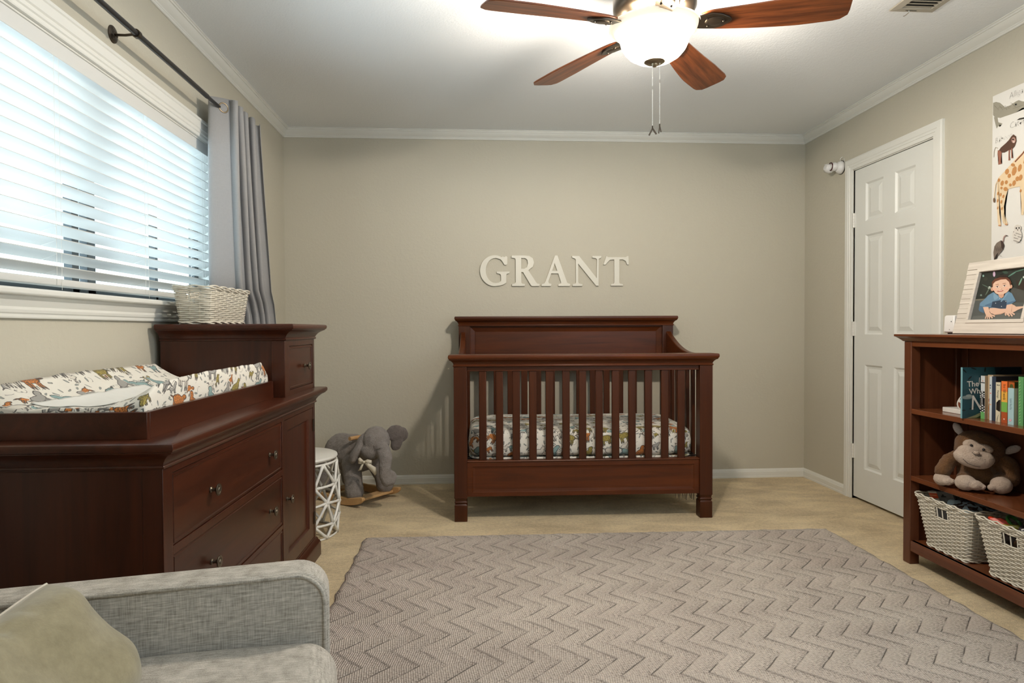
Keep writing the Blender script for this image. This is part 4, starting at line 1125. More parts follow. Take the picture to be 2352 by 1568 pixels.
b = MB(); b.tube([E(.700, -.672, .368), E(.730, -.690, .376), E(.762, -.660, .376)], .0022, 6); b.tube([E(.700, -.672, .368), E(.690, -.668, .392)], .0016, 6); b.build('face_seam', M_elein, el)
b = MB()
def ribbon(pts, w, up=(0, 0, 1)):
    L = []
    for i, p in enumerate(pts): ww = w[i] if isinstance(w, list) else w; u = Vector(up).normalized()*ww; L.append([b.v(Vector(p)-u), b.v(Vector(p)+u)])
    b.loft(L, closed=False)
c0 = Vector(E(.628, -.652, .290))
ribbon([c0, c0+Vector((-.022, -.006, .016)), c0+Vector((-.034, 0, .006)), c0+Vector((-.016, .004, -.004)), c0], [.005, .012, .015, .010, .005])
ribbon([c0, c0+Vector((.022, -.008, .006)), c0+Vector((.046, -.006, -.004)), c0+Vector((.024, .002, -.012)), c0], [.005, .011, .014, .010, .005])
ribbon([c0, c0+Vector((-.012, -.004, -.022)), c0+Vector((-.026, -.002, -.050))], [.005, .008, .011], (1, 0, .3))
ribbon([c0, c0+Vector((.030, -.010, -.020)), c0+Vector((.062, -.014, -.046)), c0+Vector((.072, -.012, -.072))], [.006, .012, .018, .010], (.7, 0, .7))
b.ball(c0+Vector((0, -.004, 0)), .008, 8, 6); b.build('neck_bow', M_ribbon, el, smooth='all', solid=.0015)
for s in (-1, 1):
    b = MB(); N = 26; L = []
    tip = .215
    for i in range(N+1):
        f = -.255+(tip+.255+.02)*i/N; t = (f+.01)/.24
        zb = .002+.036*max(0, abs(t))**2.6; hh = .052-.012*abs(t)
        if i in (0, N): hh *= .45; zb += .012
        elif i in (1, N-1): hh *= .86; zb += .003
        L.append([b.v(EL(f, s*.155+q, z)) for q, z in ((-.011, zb), (.011, zb), (.011, zb+hh), (-.011, zb+hh))])
    b.loft(L, True); b.build('rocker', M_pine, el, bevel=.004)
for f, z in ((.150, .040), (-.170, .036)):
    b = MB(); L = [[b.v(EL(f+q, s*.145, z+w)) for q, w in ((-.035, -.008), (.035, -.008), (.035, .008), (-.035, .008))] for s in (-1, 1)]; b.loft(L, True); b.build('foot_board', M_pine, el, bevel=.003)
b = MB(); b.tube([EL(.085, -.125, .405), EL(.085, .12, .405)], .0125, 14); b.build('handle', M_pine, el, smooth=True)

# ================================================================ ARMCHAIR
ac = root('armchair', 'grey upholstered armchair in the near left corner of the room', 'armchair', (.992-.029, -3.168-.0065, 0), radians(12.5))
def rounded(x0, x1, y0, y1, z0, z1, rc, re, name, parent, mat, crown=0, n=8):
    """box whose xz outline has corner radius rc at front top, edges rounded by re"""
    b = MB(); out = []
    out += [(x0, z0)]+[(x1-.02, z0)]+[(x1, z0+.02)]
    for i in range(n+1): a = radians(90*i/n); out.append((x1-rc+rc*cos(a), z1-rc+rc*sin(a)))
    m = 10
    for i in range(1, m): t = i/m; out.append((x1-rc+(x0+re-x1+rc)*t, z1+crown*sin(pi*t)))
    out += [(x0+re, z1), (x0, z1-re)]
    cx, cz = (x0+x1)/2, (z0+z1)/2; L = []
    for i in range(n//2+1):
        a = pi/2*i/(n//2); ins = re*(1-sin(a)); y = y0+re*(1-cos(a))
        L.append([b.v((x+math.copysign(min(ins, abs(x-cx)), cx-x), y, z+math.copysign(min(ins, abs(z-cz)), cz-z))) for x, z in out])
    M_ = [[(v.co.x, y1-(v.co.y-y0), v.co.z) for v in r] for r in reversed(L)]
    L += [[b.v(p) for p in r] for r in M_]
    b.loft(L, True); return b.build(name, mat, parent, smooth=True, angle=50)
def armrest(ya, yb, s):
    o = rounded(-.80, 0, ya, yb, .10, .602, .060, .012, 'armrest', ac, M_chair)
    yi = ya if s > 0 else yb
    pts = [(-.80, .5985)]+[(-.066+.056*sin(radians(a)), .5425+.056*cos(radians(a))) for a in range(0, 91, 15)]+[(-.0095, .12)]
    b = MB(); b.tube([(x, yi+.001*s, z-.002) for x, z in pts], .0042, 8); b.build('piping', M_chair, o, smooth='all')
    return o
armrest(-.090, 0, 1); armrest(-.800, -.710, -1)
b = MB(); SE = []
seat = rounded(-.70, .012, -.706, -.094, .335, .478, .062, .030, 'seat_cushion', ac, M_chair, .012)
b = MB(); b.tube([(-.62, -.120, .452), (-.05, -.120, .452)], .001, 4); b.bm.free()
rounded(-.86, -.70, -.712, -.088, .12, .93, .06, .03, 'backrest', ac, M_chair)
rounded(-.80, -.012, -.708, -.092, .12, .333, .02, .012, 'seat_base', ac, M_chair)
for x in (-.76, -.06):
    for y in (-.05, -.75): b = MB(); b.rings([(x-.016, x+.016, y-.016, y+.016, .011 if x > -.1 else 0), (x-.024, x+.024, y-.024, y+.024, .102)]); b.build('leg', M_cherryv, ac, bevel=.002)

def throw_pillow(name, label, M4, size, sy, thick, mf, mb, seed, pipe=M_piping):
    t = root(name, label, 'pillow'); t.matrix_world = M4
    b = MB(); N = 40; G = {}
    for side in (0, 1):
        b.mat(mf if side == 0 else mb)
        for i in range(N+1):
            for j in range(N+1):
                u, v = -1+2*i/N, -1+2*j/N
                e = max(0, (1-u**4)*(1-v**4))**.55
                pull = 1-.075*(1-abs(u*v))*max(abs(u), abs(v))**3*(1-min(abs(u), abs(v))**2)
                x, y = u*size/2*pull, v*sy/2*pull
                rim = min(1-abs(u), 1-abs(v))
                w = noise.noise(Vector((u*1.6+seed, v*1.6, side*5)))*.018*min(1, rim*4)
                a = atan2(v, u); w += .0040*sin(a*13+4*noise.noise(Vector((u*2, v*2, seed))))*math.exp(-((rim-.22)/.15)**2)*(u < .2)
                z = thick/2*e+w*min(1, e*2)
                if i in (0, N) or j in (0, N): z = 0
                if (i in (0, N) or j in (0, N)) and side == 1: G[1, i, j] = G[0, i, j]
                else: G[side, i, j] = b.v((x, y, z if side == 0 else -z))
        for i in range(N):
            for j in range(N):
                q = [G[side, i, j], G[side, i+1, j], G[side, i+1, j+1], G[side, i, j+1]]
                b.face(q if side == 0 else q[::-1])
    ring = [G[0, i, 0].co.copy() for i in range(N)]+[G[0, N, j].co.copy() for j in range(N)]+[G[0, i, N].co.copy() for i in range(N, 0, -1)]+[G[0, 0, j].co.copy() for j in range(N, 0, -1)]
    b.build('cover', None, t, smooth='all')
    if pipe: p = MB(); p.tube(ring, .0026, 7, closed=True); p.build('piping', pipe, t, smooth='all')
    return t
def frame_from(c, nrm, up):
    n = Vector(nrm).normalized(); u = Vector(up); u = (u-n*u.dot(n)).normalized(); r = u.cross(n)
    return Matrix.Translation(c) @ Matrix((r, u, n)).transposed().to_4x4()
throw_pillow('throw_pillow', 'olive velvet throw pillow leaning on the seat of the armchair', frame_from((.628, -3.590, .552), (.770, .150, .62), (-.62, -.02, .78)), .44, .25, .15, M_velvet, M_denim, 1.7)

# ================================================================ BOOKCASE
XF, XB, YL, YR = 3.242, 3.500, -1.687, -2.94
bc = root('bookcase', 'walnut stained bookcase with three open shelves at right wall', 'bookcase', (3.37, -2.31, 0))
def bcb(name, x0, x1, y0, y1, z0, z1, mat=M_shelf, bev=.0015):
    b = MB(); b.box(x0-3.37, x1-3.37, y0+2.31, y1+2.31, z0, z1); return b.build(name, mat, bc, bevel=bev)
for ya, yb in ((YL-.048, YL), (YR, YR+.048)):
    bcb('post', XF, XF+.045, ya, yb, 0, 1.010, M_shelfv, .003); bcb('post', XB-.045, XB, ya, yb, 0, 1.010, M_shelfv, .003)
    bcb('side_panel', XF+.045, XB-.045, ya+.010, yb-.010, .06, 1.010, M_shelfv)
bcb('back_panel', XB-.014, XB-.006, YR+.048, YL-.048, .06, 1.010, M_shelfv)
bcb('back_stile', XB-.020, XB-.014, YL-.085, YL-.048, .10, 1.0, M_shelfv); bcb('back_stile', XB-.026, XB-.014, -2.33, -2.29, .10, 1.0, M_shelfv)
b = MB(); s = lambda o, z: (XF-o-3.37, XB-3.37, YR-o+2.31, YL+o+2.31, z)
b.rings([s(0, 1.009), s(.004, 1.010), s(.006, 1.012), s(.008, 1.014), s(.016, 1.022), s(.026, 1.030), s(.028, 1.031), s(.030, 1.0315), s(.030, 1.0405), s(.028, 1.0415)]); b.build('top', M_shelf, bc, bevel=.0008)
bcb('top_rail', XF+.003, XF+.020, YR+.048, YL-.048, .986, 1.010)
for z0, z1 in ((.683, .705), (.381, .403)): bcb('shelf', XF+.002, XB-.014, YR+.048, YL-.048, z0, z1)
bcb('bottom_shelf', XF+.004, XB-.014, YR+.048, YL-.048, .088, .108); bcb('bottom_rail', XF+.002, XF+.022, YR+.048, YL-.048, .060, .108)

# books on the top shelf ----------------------------------------------------
ZS = .705
def book(name, label, x0, y0, y1, d, h, spine, cover, page=(.70, .66, .57), art=None, cart=None, hard=.0015, group='picture books on the upper shelf', rz=0):
    """spine faces -x at x0, spans y1..y0 (y1 < y0), cover art faces -y"""
    t = root(name, label, 'book', (x0, y0, ZS), rz, group); w = y0-y1
    b = MB(); b.box(.002, d-.003, -w+hard, -hard, .003, h-.003); b.build('pages', simple('paper', page, .8), t)
    b = MB(); mc_ = simple('cover_board', cover, .35); b.mat(mc_)
    b.box(.0008, d, -w, -w+hard, 0, h); b.box(.0008, d, -hard, 0, 0, h); b.mat(simple('spine_board', spine, .35)); b.box(-.0004, .0012, -w, 0, 0, h)
    b.build('cover', None, t)
    if art: a = Art(lambda u, v, dd: (-.0006-dd, -u*w, v*h)); art(a, w, h); a.build('spine_print', t)      # u 0..1 from +y to -y, v up
    if cart: a = Art(lambda u, v, dd: (u*d, -w-.0002-dd, v*h)); cart(a, d, h); a.build('cover_print', t)
    return t
def teal_cover(a, d, h):
    a.poly([(0, 0), (1, 0), (1, 1), (0, 1)], srgb(30, 72, 82))
    a.poly([(0, .55), (.35, .65), (1, .60), (1, 1), (0, 1)], srgb(36, 82, 93)); a.poly([(.55, .7), (1, .6), (1, 1), (.5, 1)], srgb(22, 42, 54))
    a.poly([(.10, 0), (.28, .09), (.60, .20), (1, .22), (1, 0)], srgb(64, 84, 44)); a.poly([(.06, 0), (.2, .06), (.36, .16), (.45, .12), (.30, .02)], srgb(150, 145, 110)); a.poly([(.2, 0), (.3, .06), (.5, .09), (.7, 0)], srgb(46, 66, 36))
    a.ell(.07, .41, .085, .035, srgb(135, 150, 148)); a.ell(.10, .44, .05, .03, srgb(158, 168, 164))
    lf = srgb(12, 24, 26)
    for x, y, r, s in ((.03, .93, -.9, .045), (.17, .975, -.4, .05), (.11, .79, .9, .05), (.35, .95, 1.5, .05), (.15, .20, .4, .05), (.62, .95, .8, .05), (.02, .16, 0, .03)): a.ell(x, y, s, .012, lf, r, 10)
    wt = srgb(226, 222, 214)
    a.text('The', .07, .62, .155, wt, .06, 0, .75, .002); a.text('light', .24, .66, .20, wt, .12, .3, .62)
    a.text('Who', .105, .475, .150, wt, .10, 0, .75, .002); a.text('No', .125, .175, .40, wt, -.03, 0, .60, .004)
t = book('picture_book', 'large teal picture book with white hand lettered title', 3.236, -2.0415, -2.0505, .268, .2055, srgb(120, 165, 175), srgb(30, 70, 80), cart=teal_cover)
def dots(a, w, h):
    a.poly([(0, 0), (1, 0), (1, 1), (0, 1)], srgb(206, 210, 212)); a.poly([(0, .0), (1, 0), (1, .16), (0, .16)], srgb(110, 180, 105)); a.poly([(0, .16), (1, .16), (1, .64), (0, .64)], srgb(14, 14, 16))
    a.line([(0, .84), (1, .84)], .02, srgb(20, 20, 22)); a.ell(.5, .88, .12, .01, srgb(220, 120, 70))
    for i, y in enumerate((.19, .25, .31, .53, .57, .62)): a.ell(.5, y, .22, .016, (.8, .8, .8)); a.ell(.05, y-.03, .16, .012, (.8, .8, .8)); a.ell(.95, y-.03, .16, .012, (.8, .8, .8))
    for i in range(7): a.line([(.35, .335+i*.025), (.65, .345+i*.025)], .012, (.8, .8, .8))
book('picture_book', 'slim board book with black and white dotted spine', 3.310, -2.056, -2.076, .16, .172, srgb(206, 210, 212), srgb(190, 170, 140), art=dots)
def bear(a, w, h):
    a.poly([(0, 0), (1, 0), (1, 1), (0, 1)], srgb(186, 164, 134)); a.poly([(.75, 0), (1, 0), (1, 1), (.75, 1)], srgb(196, 186, 178))
    br = srgb(140, 88, 34)
    a.ell(.42, .25, .32, .13, br); a.ell(.5, .38, .26, .055, br, .2); a.ell(.25, .43, .12, .035, srgb(120, 60, 30)); a.ell(.66, .45, .10, .025, br); a.ell(.25, .43, .07, .018, srgb(170, 110, 90)); a.ell(.3, .09, .14, .09, br); a.ell(.75, .21, .18, .03, br, .5); a.ell(.78, .15, .14, .05, srgb(190, 140, 140)); a.poly([(0, 0), (.9, .05), (1, .0)], srgb(150, 120, 40))
book('picture_book', 'tan board book with a brown bear drawn on its spine', 3.322, -2.0775, -2.103, .20, .177, srgb(186, 164, 134), srgb(170, 148, 118), art=bear)
book('picture_book', 'slim white board book between tan and navy books', 3.306, -2.105, -2.118, .165, .172, srgb(196, 205, 212), srgb(200, 205, 210),
     art=lambda a, w, h: (a.poly([(0, 0), (1, 0), (1, 1), (0, 1)], srgb(200, 210, 216)), a.ell(.4, .62, .3, .012, srgb(225, 120, 110)), a.ell(.4, .36, .3, .012, srgb(225, 170, 120)), a.ell(.3, .8, .2, .02, srgb(60, 70, 90)), a.ell(.3, .74, .2, .015, srgb(60, 70, 90))))
def navy(a, d, h):
    a.poly([(0, 0), (1, 0), (1, 1), (0, 1)], srgb(24, 28, 38)); a.ell(.30, .46, .20, .16, srgb(196, 50, 18)); a.ell(.28, .60, .06, .05, srgb(150, 130, 70)); a.text('BEAR SAYS', .10, .86, .085, srgb(96, 104, 50), 0, 0, .75)
book('picture_book', 'dark navy picture book with a red shape on its cover', 3.303, -2.120, -2.1395, .20, .1735, srgb(52, 62, 78), srgb(24, 28, 38), cart=navy)
def cream(a, w, h):
    a.poly([(0, 0), (1, 0), (1, 1), (0, 1)], srgb(214, 206, 180)); a.poly([(.1, .30), (.9, .26), (1, .30), (1, .56), (.7, .56), (.5, .48), (.15, .48)], srgb(30, 22, 18)); a.ell(.35, .93, .12, .015, srgb(30, 30, 30)); a.ell(.72, .93, .12, .015, srgb(30, 30, 30))
    a.text('Flamingo', .32, .80, .55, srgb(50, 50, 46), -pi/2, 0, .105); a.ell(.45, .09, .2, .02, srgb(25, 20, 18), .5)
book('picture_book', 'cream board book with black shape and dark lettered spine', 3.300, -2.143, -2.1645, .15, .153, srgb(214, 206, 180), srgb(200, 190, 165), art=cream)
def words(a, w, h):
    a.poly([(0, 0), (1, 0), (1, .26), (0, .26)], srgb(176, 84, 44)); a.poly([(0, .26), (1, .26), (1, .50), (0, .50)], srgb(120, 178, 84)); a.poly([(0, .50), (1, .50), (1, .755), (0, .755)], srgb(232, 176, 76)); a.poly([(0, .755), (1, .755), (1, 1), (0, 1)], srgb(230, 118, 56))
    a.text('first 100 words', .30, .93, .62, srgb(44, 34, 20), -pi/2, 0, .098, .004); a.ell(.5, .09, .13, .018, srgb(235, 200, 190))
book('picture_book', 'board book with orange, yellow, green and rust banded spine', 3.303, -2.1665, -2.1945, .14, .159, srgb(200, 120, 60), srgb(214, 110, 50), art=words)
def pics(a, w, h):
    a.poly([(0, 0), (1, 0), (1, 1), (0, 1)], srgb(150, 92, 36)); a.poly([(0, 0), (1, 0), (1, .24), (0, .24)], srgb(60, 34, 20)); a.poly([(0, .24), (1, .24), (1, .50), (0, .50)], srgb(56, 76, 34)); a.poly([(0, .50), (1, .50), (1, .75), (0, .75)], srgb(180, 128, 48)); a.poly([(0, .58), (1, .58), (1, .70), (0, .70)], srgb(54, 30, 26)); a.poly([(0, .75), (1, .75), (1, 1), (0, 1)], srgb(176, 88, 36))
    a.ell(.5, .87, .34, .09, srgb(78, 84, 38)); a.ell(.5, .65, .38, .03, srgb(190, 50, 44)); a.ell(.5, .39, .32, .075, srgb(18, 18, 34)); a.ell(.5, .38, .14, .03, srgb(190, 170, 150)); a.ell(.45, .11, .3, .05, srgb(150, 120, 90)); a.ell(.5, .19, .2, .035, srgb(160, 130, 100))
book('picture_book', 'board book with small photos of toys and fruit on spine', 3.306, -2.1965, -2.2235, .14, .158, srgb(150, 92, 36), srgb(60, 70, 30), art=pics)
def blue(a, w, h):
    a.poly([(0, 0), (1, 0), (1, 1), (0, 1)], srgb(168, 200, 206)); a.text('Sophie\'s Busy Day', .34, .72, .52, srgb(60, 90, 110), -pi/2, 0, .082); a.ell(.42, .12, .22, .035, srgb(224, 150, 165)); a.ell(.42, .12, .12, .02, srgb(235, 200, 205))
book('picture_book', 'small pale blue board book standing in front of yellow one', 3.288, -2.2145, -2.2415, .13, .1375, srgb(168, 200, 206), srgb(180, 172, 150), art=blue)
book('picture_book', 'yellow board book half hidden behind the pale blue one', 3.425, -2.226, -2.2455, .055, .168, srgb(214, 190, 40), srgb(200, 175, 40))
book('picture_book', 'tall bright green picture book at the right end of the row', 3.300, -2.2475, -2.2700, .17, .182, srgb(92, 150, 96), srgb(70, 130, 76),
     art=lambda a, w, h: (a.poly([(0, 0), (1, 0), (1, 1), (0, 1)], srgb(96, 156, 100)), [a.line([(.2, .05+i*.06), (.5, .075+i*.06)], .012, srgb(170, 215, 150)) for i in range(15)]))

# football bookend -------------------------------------------------------------
fb = root('football_bookend', 'white bookend with a brown football beside teal book', 'bookend', (3.345, -1.985, ZS))
b = MB(); b.box(-.030, .055, -.050, .150, 0, .020); b.build('base', M_white, fb, bevel=.002)
b = MB(); b.box(-.030, .055, -.052, -.046, .0, .13); b.build('upright', M_white, fb, bevel=.002)
def fball(k, n=28):
    out = []
    for i in range(n):
        a = 2*pi*i/n; c, s = cos(a), sin(a); out.append((.058*k*math.copysign(abs(c)**1.15, c), .040*k*math.copysign(abs(s)**.9, s)))
    return out
Rf = Matrix.Translation((.002, .022, .060)) @ Matrix.Rotation(radians(-48), 4, 'Z') @ Matrix.Rotation(radians(-38), 4, 'Y')
b = MB(); b.prism(fball(1.0), -.006, .006, lambda u, v, d: (u, d, v)); b.xf(Rf); b.build('football_cutout', M_white, fb, bevel=.001)
a = Art(lambda u, v, d: Rf @ Vector((u, -.0062-d*3, v))); a.poly(fball(.91), srgb(120, 62, 36))
a.poly([(-.040, -.024), (-.030, -.031), (-.024, 0), (-.030, .031), (-.040, .024), (-.035, 0)], (.72, .70, .66)); a.poly([(.040, -.024), (.030, -.031), (.024, 0), (.030, .031), (.040, .024), (.035, 0)], (.72, .70, .66))
a.line([(-.052, -.002), (.052, -.002)], .0014, srgb(30, 20, 14)); a.line([(-.018, .009), (.018, .009)], .002, (.75, .73, .7))
for i in range(7): a.line([(-.017+i*.0057, .002), (-.017+i*.0057, .016)], .0022, (.75, .73, .7))
a.build('football_face', fb)

# plush monkey ---------------------------------------------------------------------
MO = Vector((3.345, -2.0, .403))
mk = root('plush_monkey', 'brown plush monkey with tan face sitting on the middle shelf', 'stuffed animal', MO)
def K(x, y, z): return (x-MO.x, y-MO.y, z-MO.z)
vd = (Vector(camo.location)-Vector((3.33, -2.0, .55))).normalized()      # the toy faces out into the room
rt = vd.cross(Vector((0, 0, 1))).normalized()*-1; 
rt = Vector((0, 0, 1)).cross(vd).normalized()      # toy's left-to-right as seen from the room
HC = Vector((3.350, -2.015, .575))
tiltm = radians(-13)
rt2 = rt*cos(tiltm)+Vector((0, 0, 1))*sin(tiltm); up2 = vd.cross(rt2).normalized()
def F(a_, b_, c_): q = HC+rt2*a_+up2*b_+vd*c_; return K(q.x, q.y, q.z)
RF = Matrix((rt2, up2, vd)).transposed()
blob([('e', F(.004, .020, -.02), (.096, .070, .075), RF), ('e', F(0, -.01, -.01), (.088, .060, .075), RF)], .005, 'head', M_mon, mk, .0022, 5)
Bd = lambda a_, z_, c_: K(*(HC+rt*a_+vd*c_+Vector((0, 0, z_)))) if False else (HC.x-MO.x+rt.x*a_+vd.x*c_, HC.y-MO.y+rt.y*a_+vd.y*c_, z_-MO.z)
blob([('e', Bd(.0, .475, -.04), (.075, .080, .075)), ('e', Bd(.01, .46, -.05), (.085, .085, .058)),
      ('c', [Bd(-.060, .545, -.03), Bd(-.105, .515, .0), Bd(-.128, .470, .02)], [.030, .033, .033]),
      ('c', [Bd(.070, .545, -.03), Bd(.112, .515, -.015), Bd(.118, .465, .0)], [.034, .038, .036]),
      ('c', [Bd(-.04, .445, -.02), Bd(-.045, .445, .035)], [.036, .034]), ('c', [Bd(.07, .445, -.02), Bd(.085, .450, .03)], [.036, .036])], .006, 'body', M_mon, mk, .0022, 5)
blob([('e', F(-.008, -.040, .058), (.074, .042, .040), RF), ('e', F(-.030, -.018, .060), (.044, .030, .030), RF), ('e', F(.030, -.026, .058), (.040, .030, .030), RF)], .0045, 'muzzle', M_mtan, mk, .0012, 6)
blob([('e', F(-.026, .016, .048), (.034, .024, .018), RF), ('e', F(.020, .014, .050), (.036, .022, .018), RF), ('e', F(0, .004, .058), (.026, .020, .018), RF)], .0045, 'eye_patch', M_mtan, mk, .0012, 5)
b = MB(); b.ball(F(-.026, .014, .070), .0058, 12, 8); b.ball(F(.020, .010, .070), .0058, 12, 8); b.build('eyes', M_black, mk, smooth='all')
blob([('e', F(.0, -.012, .096), (.012, .009, .010), RF)], .003, 'nose', M_mtan, mk, .0005, 2)
b = MB(); b.tube([F(-.016, -.015, .100), F(-.008, -.020, .104), F(0, -.025, .106), F(.008, -.019, .104), F(.016, -.021, .101)], .0010, 5)
b.tube([F(-.052, -.038, .084), F(-.040, -.054, .090), F(-.020, -.066, .092), F(.005, -.069, .091), F(.026, -.066, .088)], .0010, 5); b.build('mouth_stitch', M_black, mk)
for a_, b_, s, rr_ in ((-.092, .072, -1, .5), (.120, .045, 1, .25)):
    re = RF @ Matrix.Rotation(s*-.7 if s < 0 else -.9, 3, 'Z')
    blob([('e', F(a_, b_, -.02), (.017, .030, .012), re), ('e', F(a_-s*.012, b_-.012, -.02), (.014, .020, .012), re)], .004, 'ear', M_mear, mk, .001, 3)
blob([('e', Bd(-.130, .437, .028), (.034, .034, .030)), ('e', Bd(-.108, .432, .046), (.026, .022, .018)), ('e', Bd(-.09, .434, .05), (.012, .012, .012))], .0045, 'hand', M_mtan, mk, .0012, 4)
blob([('e', Bd(-.042, .440, .075), (.042, .040, .034)), ('e', Bd(-.006, .436, .088), (.030, .026, .022)), ('e', Bd(.018, .432, .09), (.014, .014, .013))], .0045, 'foot', M_mtan, mk, .0012, 4)
blob([('e', Bd(.084, .442, .060), (.042, .040, .037)), ('e', Bd(.050, .434, .088), (.016, .016, .015))], .0045, 'foot', M_mtan, mk, .0012, 4)

mk.scale = (.93, .93, .93); mk.location.y += .022
# white device and picture frame on top of the bookcase ---------------------------
dv = root('monitor_unit', 'small white electronic unit on the bookcase beside the picture frame', 'device', (3.430, -1.742, 1.0415))
b = MB(); b.rings([(-.020, .020, -.036, .020, .006), (-.024, .024, -.040, .024, .012), (-.022, .022, -.038, .022, .078), (-.018, .018, -.034, .018, .084)]); b.build('housing', M_plastic, dv, bevel=.003)
b = MB(); b.box(-.012, .016, -.03, .014, 0, .006); b.ball((-.0235, -.022, .056), (.001, .0022, .003), 8, 6); b.ball((-.0235, -.012, .020), (.001, .0022, .002), 8, 6); b.build('ports', M_black, dv)

FL = radians(13.5)
pf = root('framed_photo', 'whitewashed wood frame with toddler photo leaning on top of the bookcase', 'picture frame', (3.398, -1.790, 1.0435))
FW, FH = .420, .320
def PF(u, v, d): return (v*sin(FL)-d*cos(FL), -u, v*cos(FL)+d*sin(FL)*1)
b = MB(); b.box(0, 1, 0, 1, 0, 1); b.bm.clear()
def fbox(u0, u1, v0, v1, d0, d1):
    b.loft([[b.v(PF(u, v, d)) for u, v in ((u0, v0), (u1, v0), (u1, v1), (u0, v1))] for d in (d0, d1)], True)
U0, U1, V0, V1 = .075, .345, .060, .272
fbox(0, FW, 0, V0-.014, -.010, .006); b.build('frame_rail', M_whitewash, pf, bevel=.0012); b = MB(); fbox(0, FW, V1+.014, FH, -.010, .006); b.build('frame_rail', M_whitewash, pf, bevel=.0012)
for s in (0, 1):
    nB = 11
    for i in range(nB):
        b = MB(); v0 = V0-.0135+(V1-V0+.027)*i/nB; v1 = v0+(V1-V0+.027)/nB-.0008
        u0, u1 = (0.0015*(i % 2), U0-.014) if s == 0 else (U1+.014, FW-.0015*(i % 2))
        fbox(u0, u1, v0, v1, -.010, .004+.0006*((i*7) % 3)); b.build('frame_plank', M_whitewash, pf, bevel=.0008)
b = MB()
for u0, u1, v0, v1 in ((U0-.014, U1+.014, V0-.014, V0), (U0-.014, U1+.014, V1, V1+.014), (U0-.014, U0, V0, V1), (U1, U1+.014, V0, V1)): fbox(u0, u1, v0, v1, -.010, .009)
b.build('inner_moulding', M_whitewash, pf, bevel=.001)
b = MB(); fbox(.005, FW-.005, .004, FH-.004, -.014, -.0095); b.build('backing', M_black, pf)
b = MB(); b.box(-.004, .05, -FW+.004, -.004, -.0018, .001); b.build('black_foot', M_black, pf)

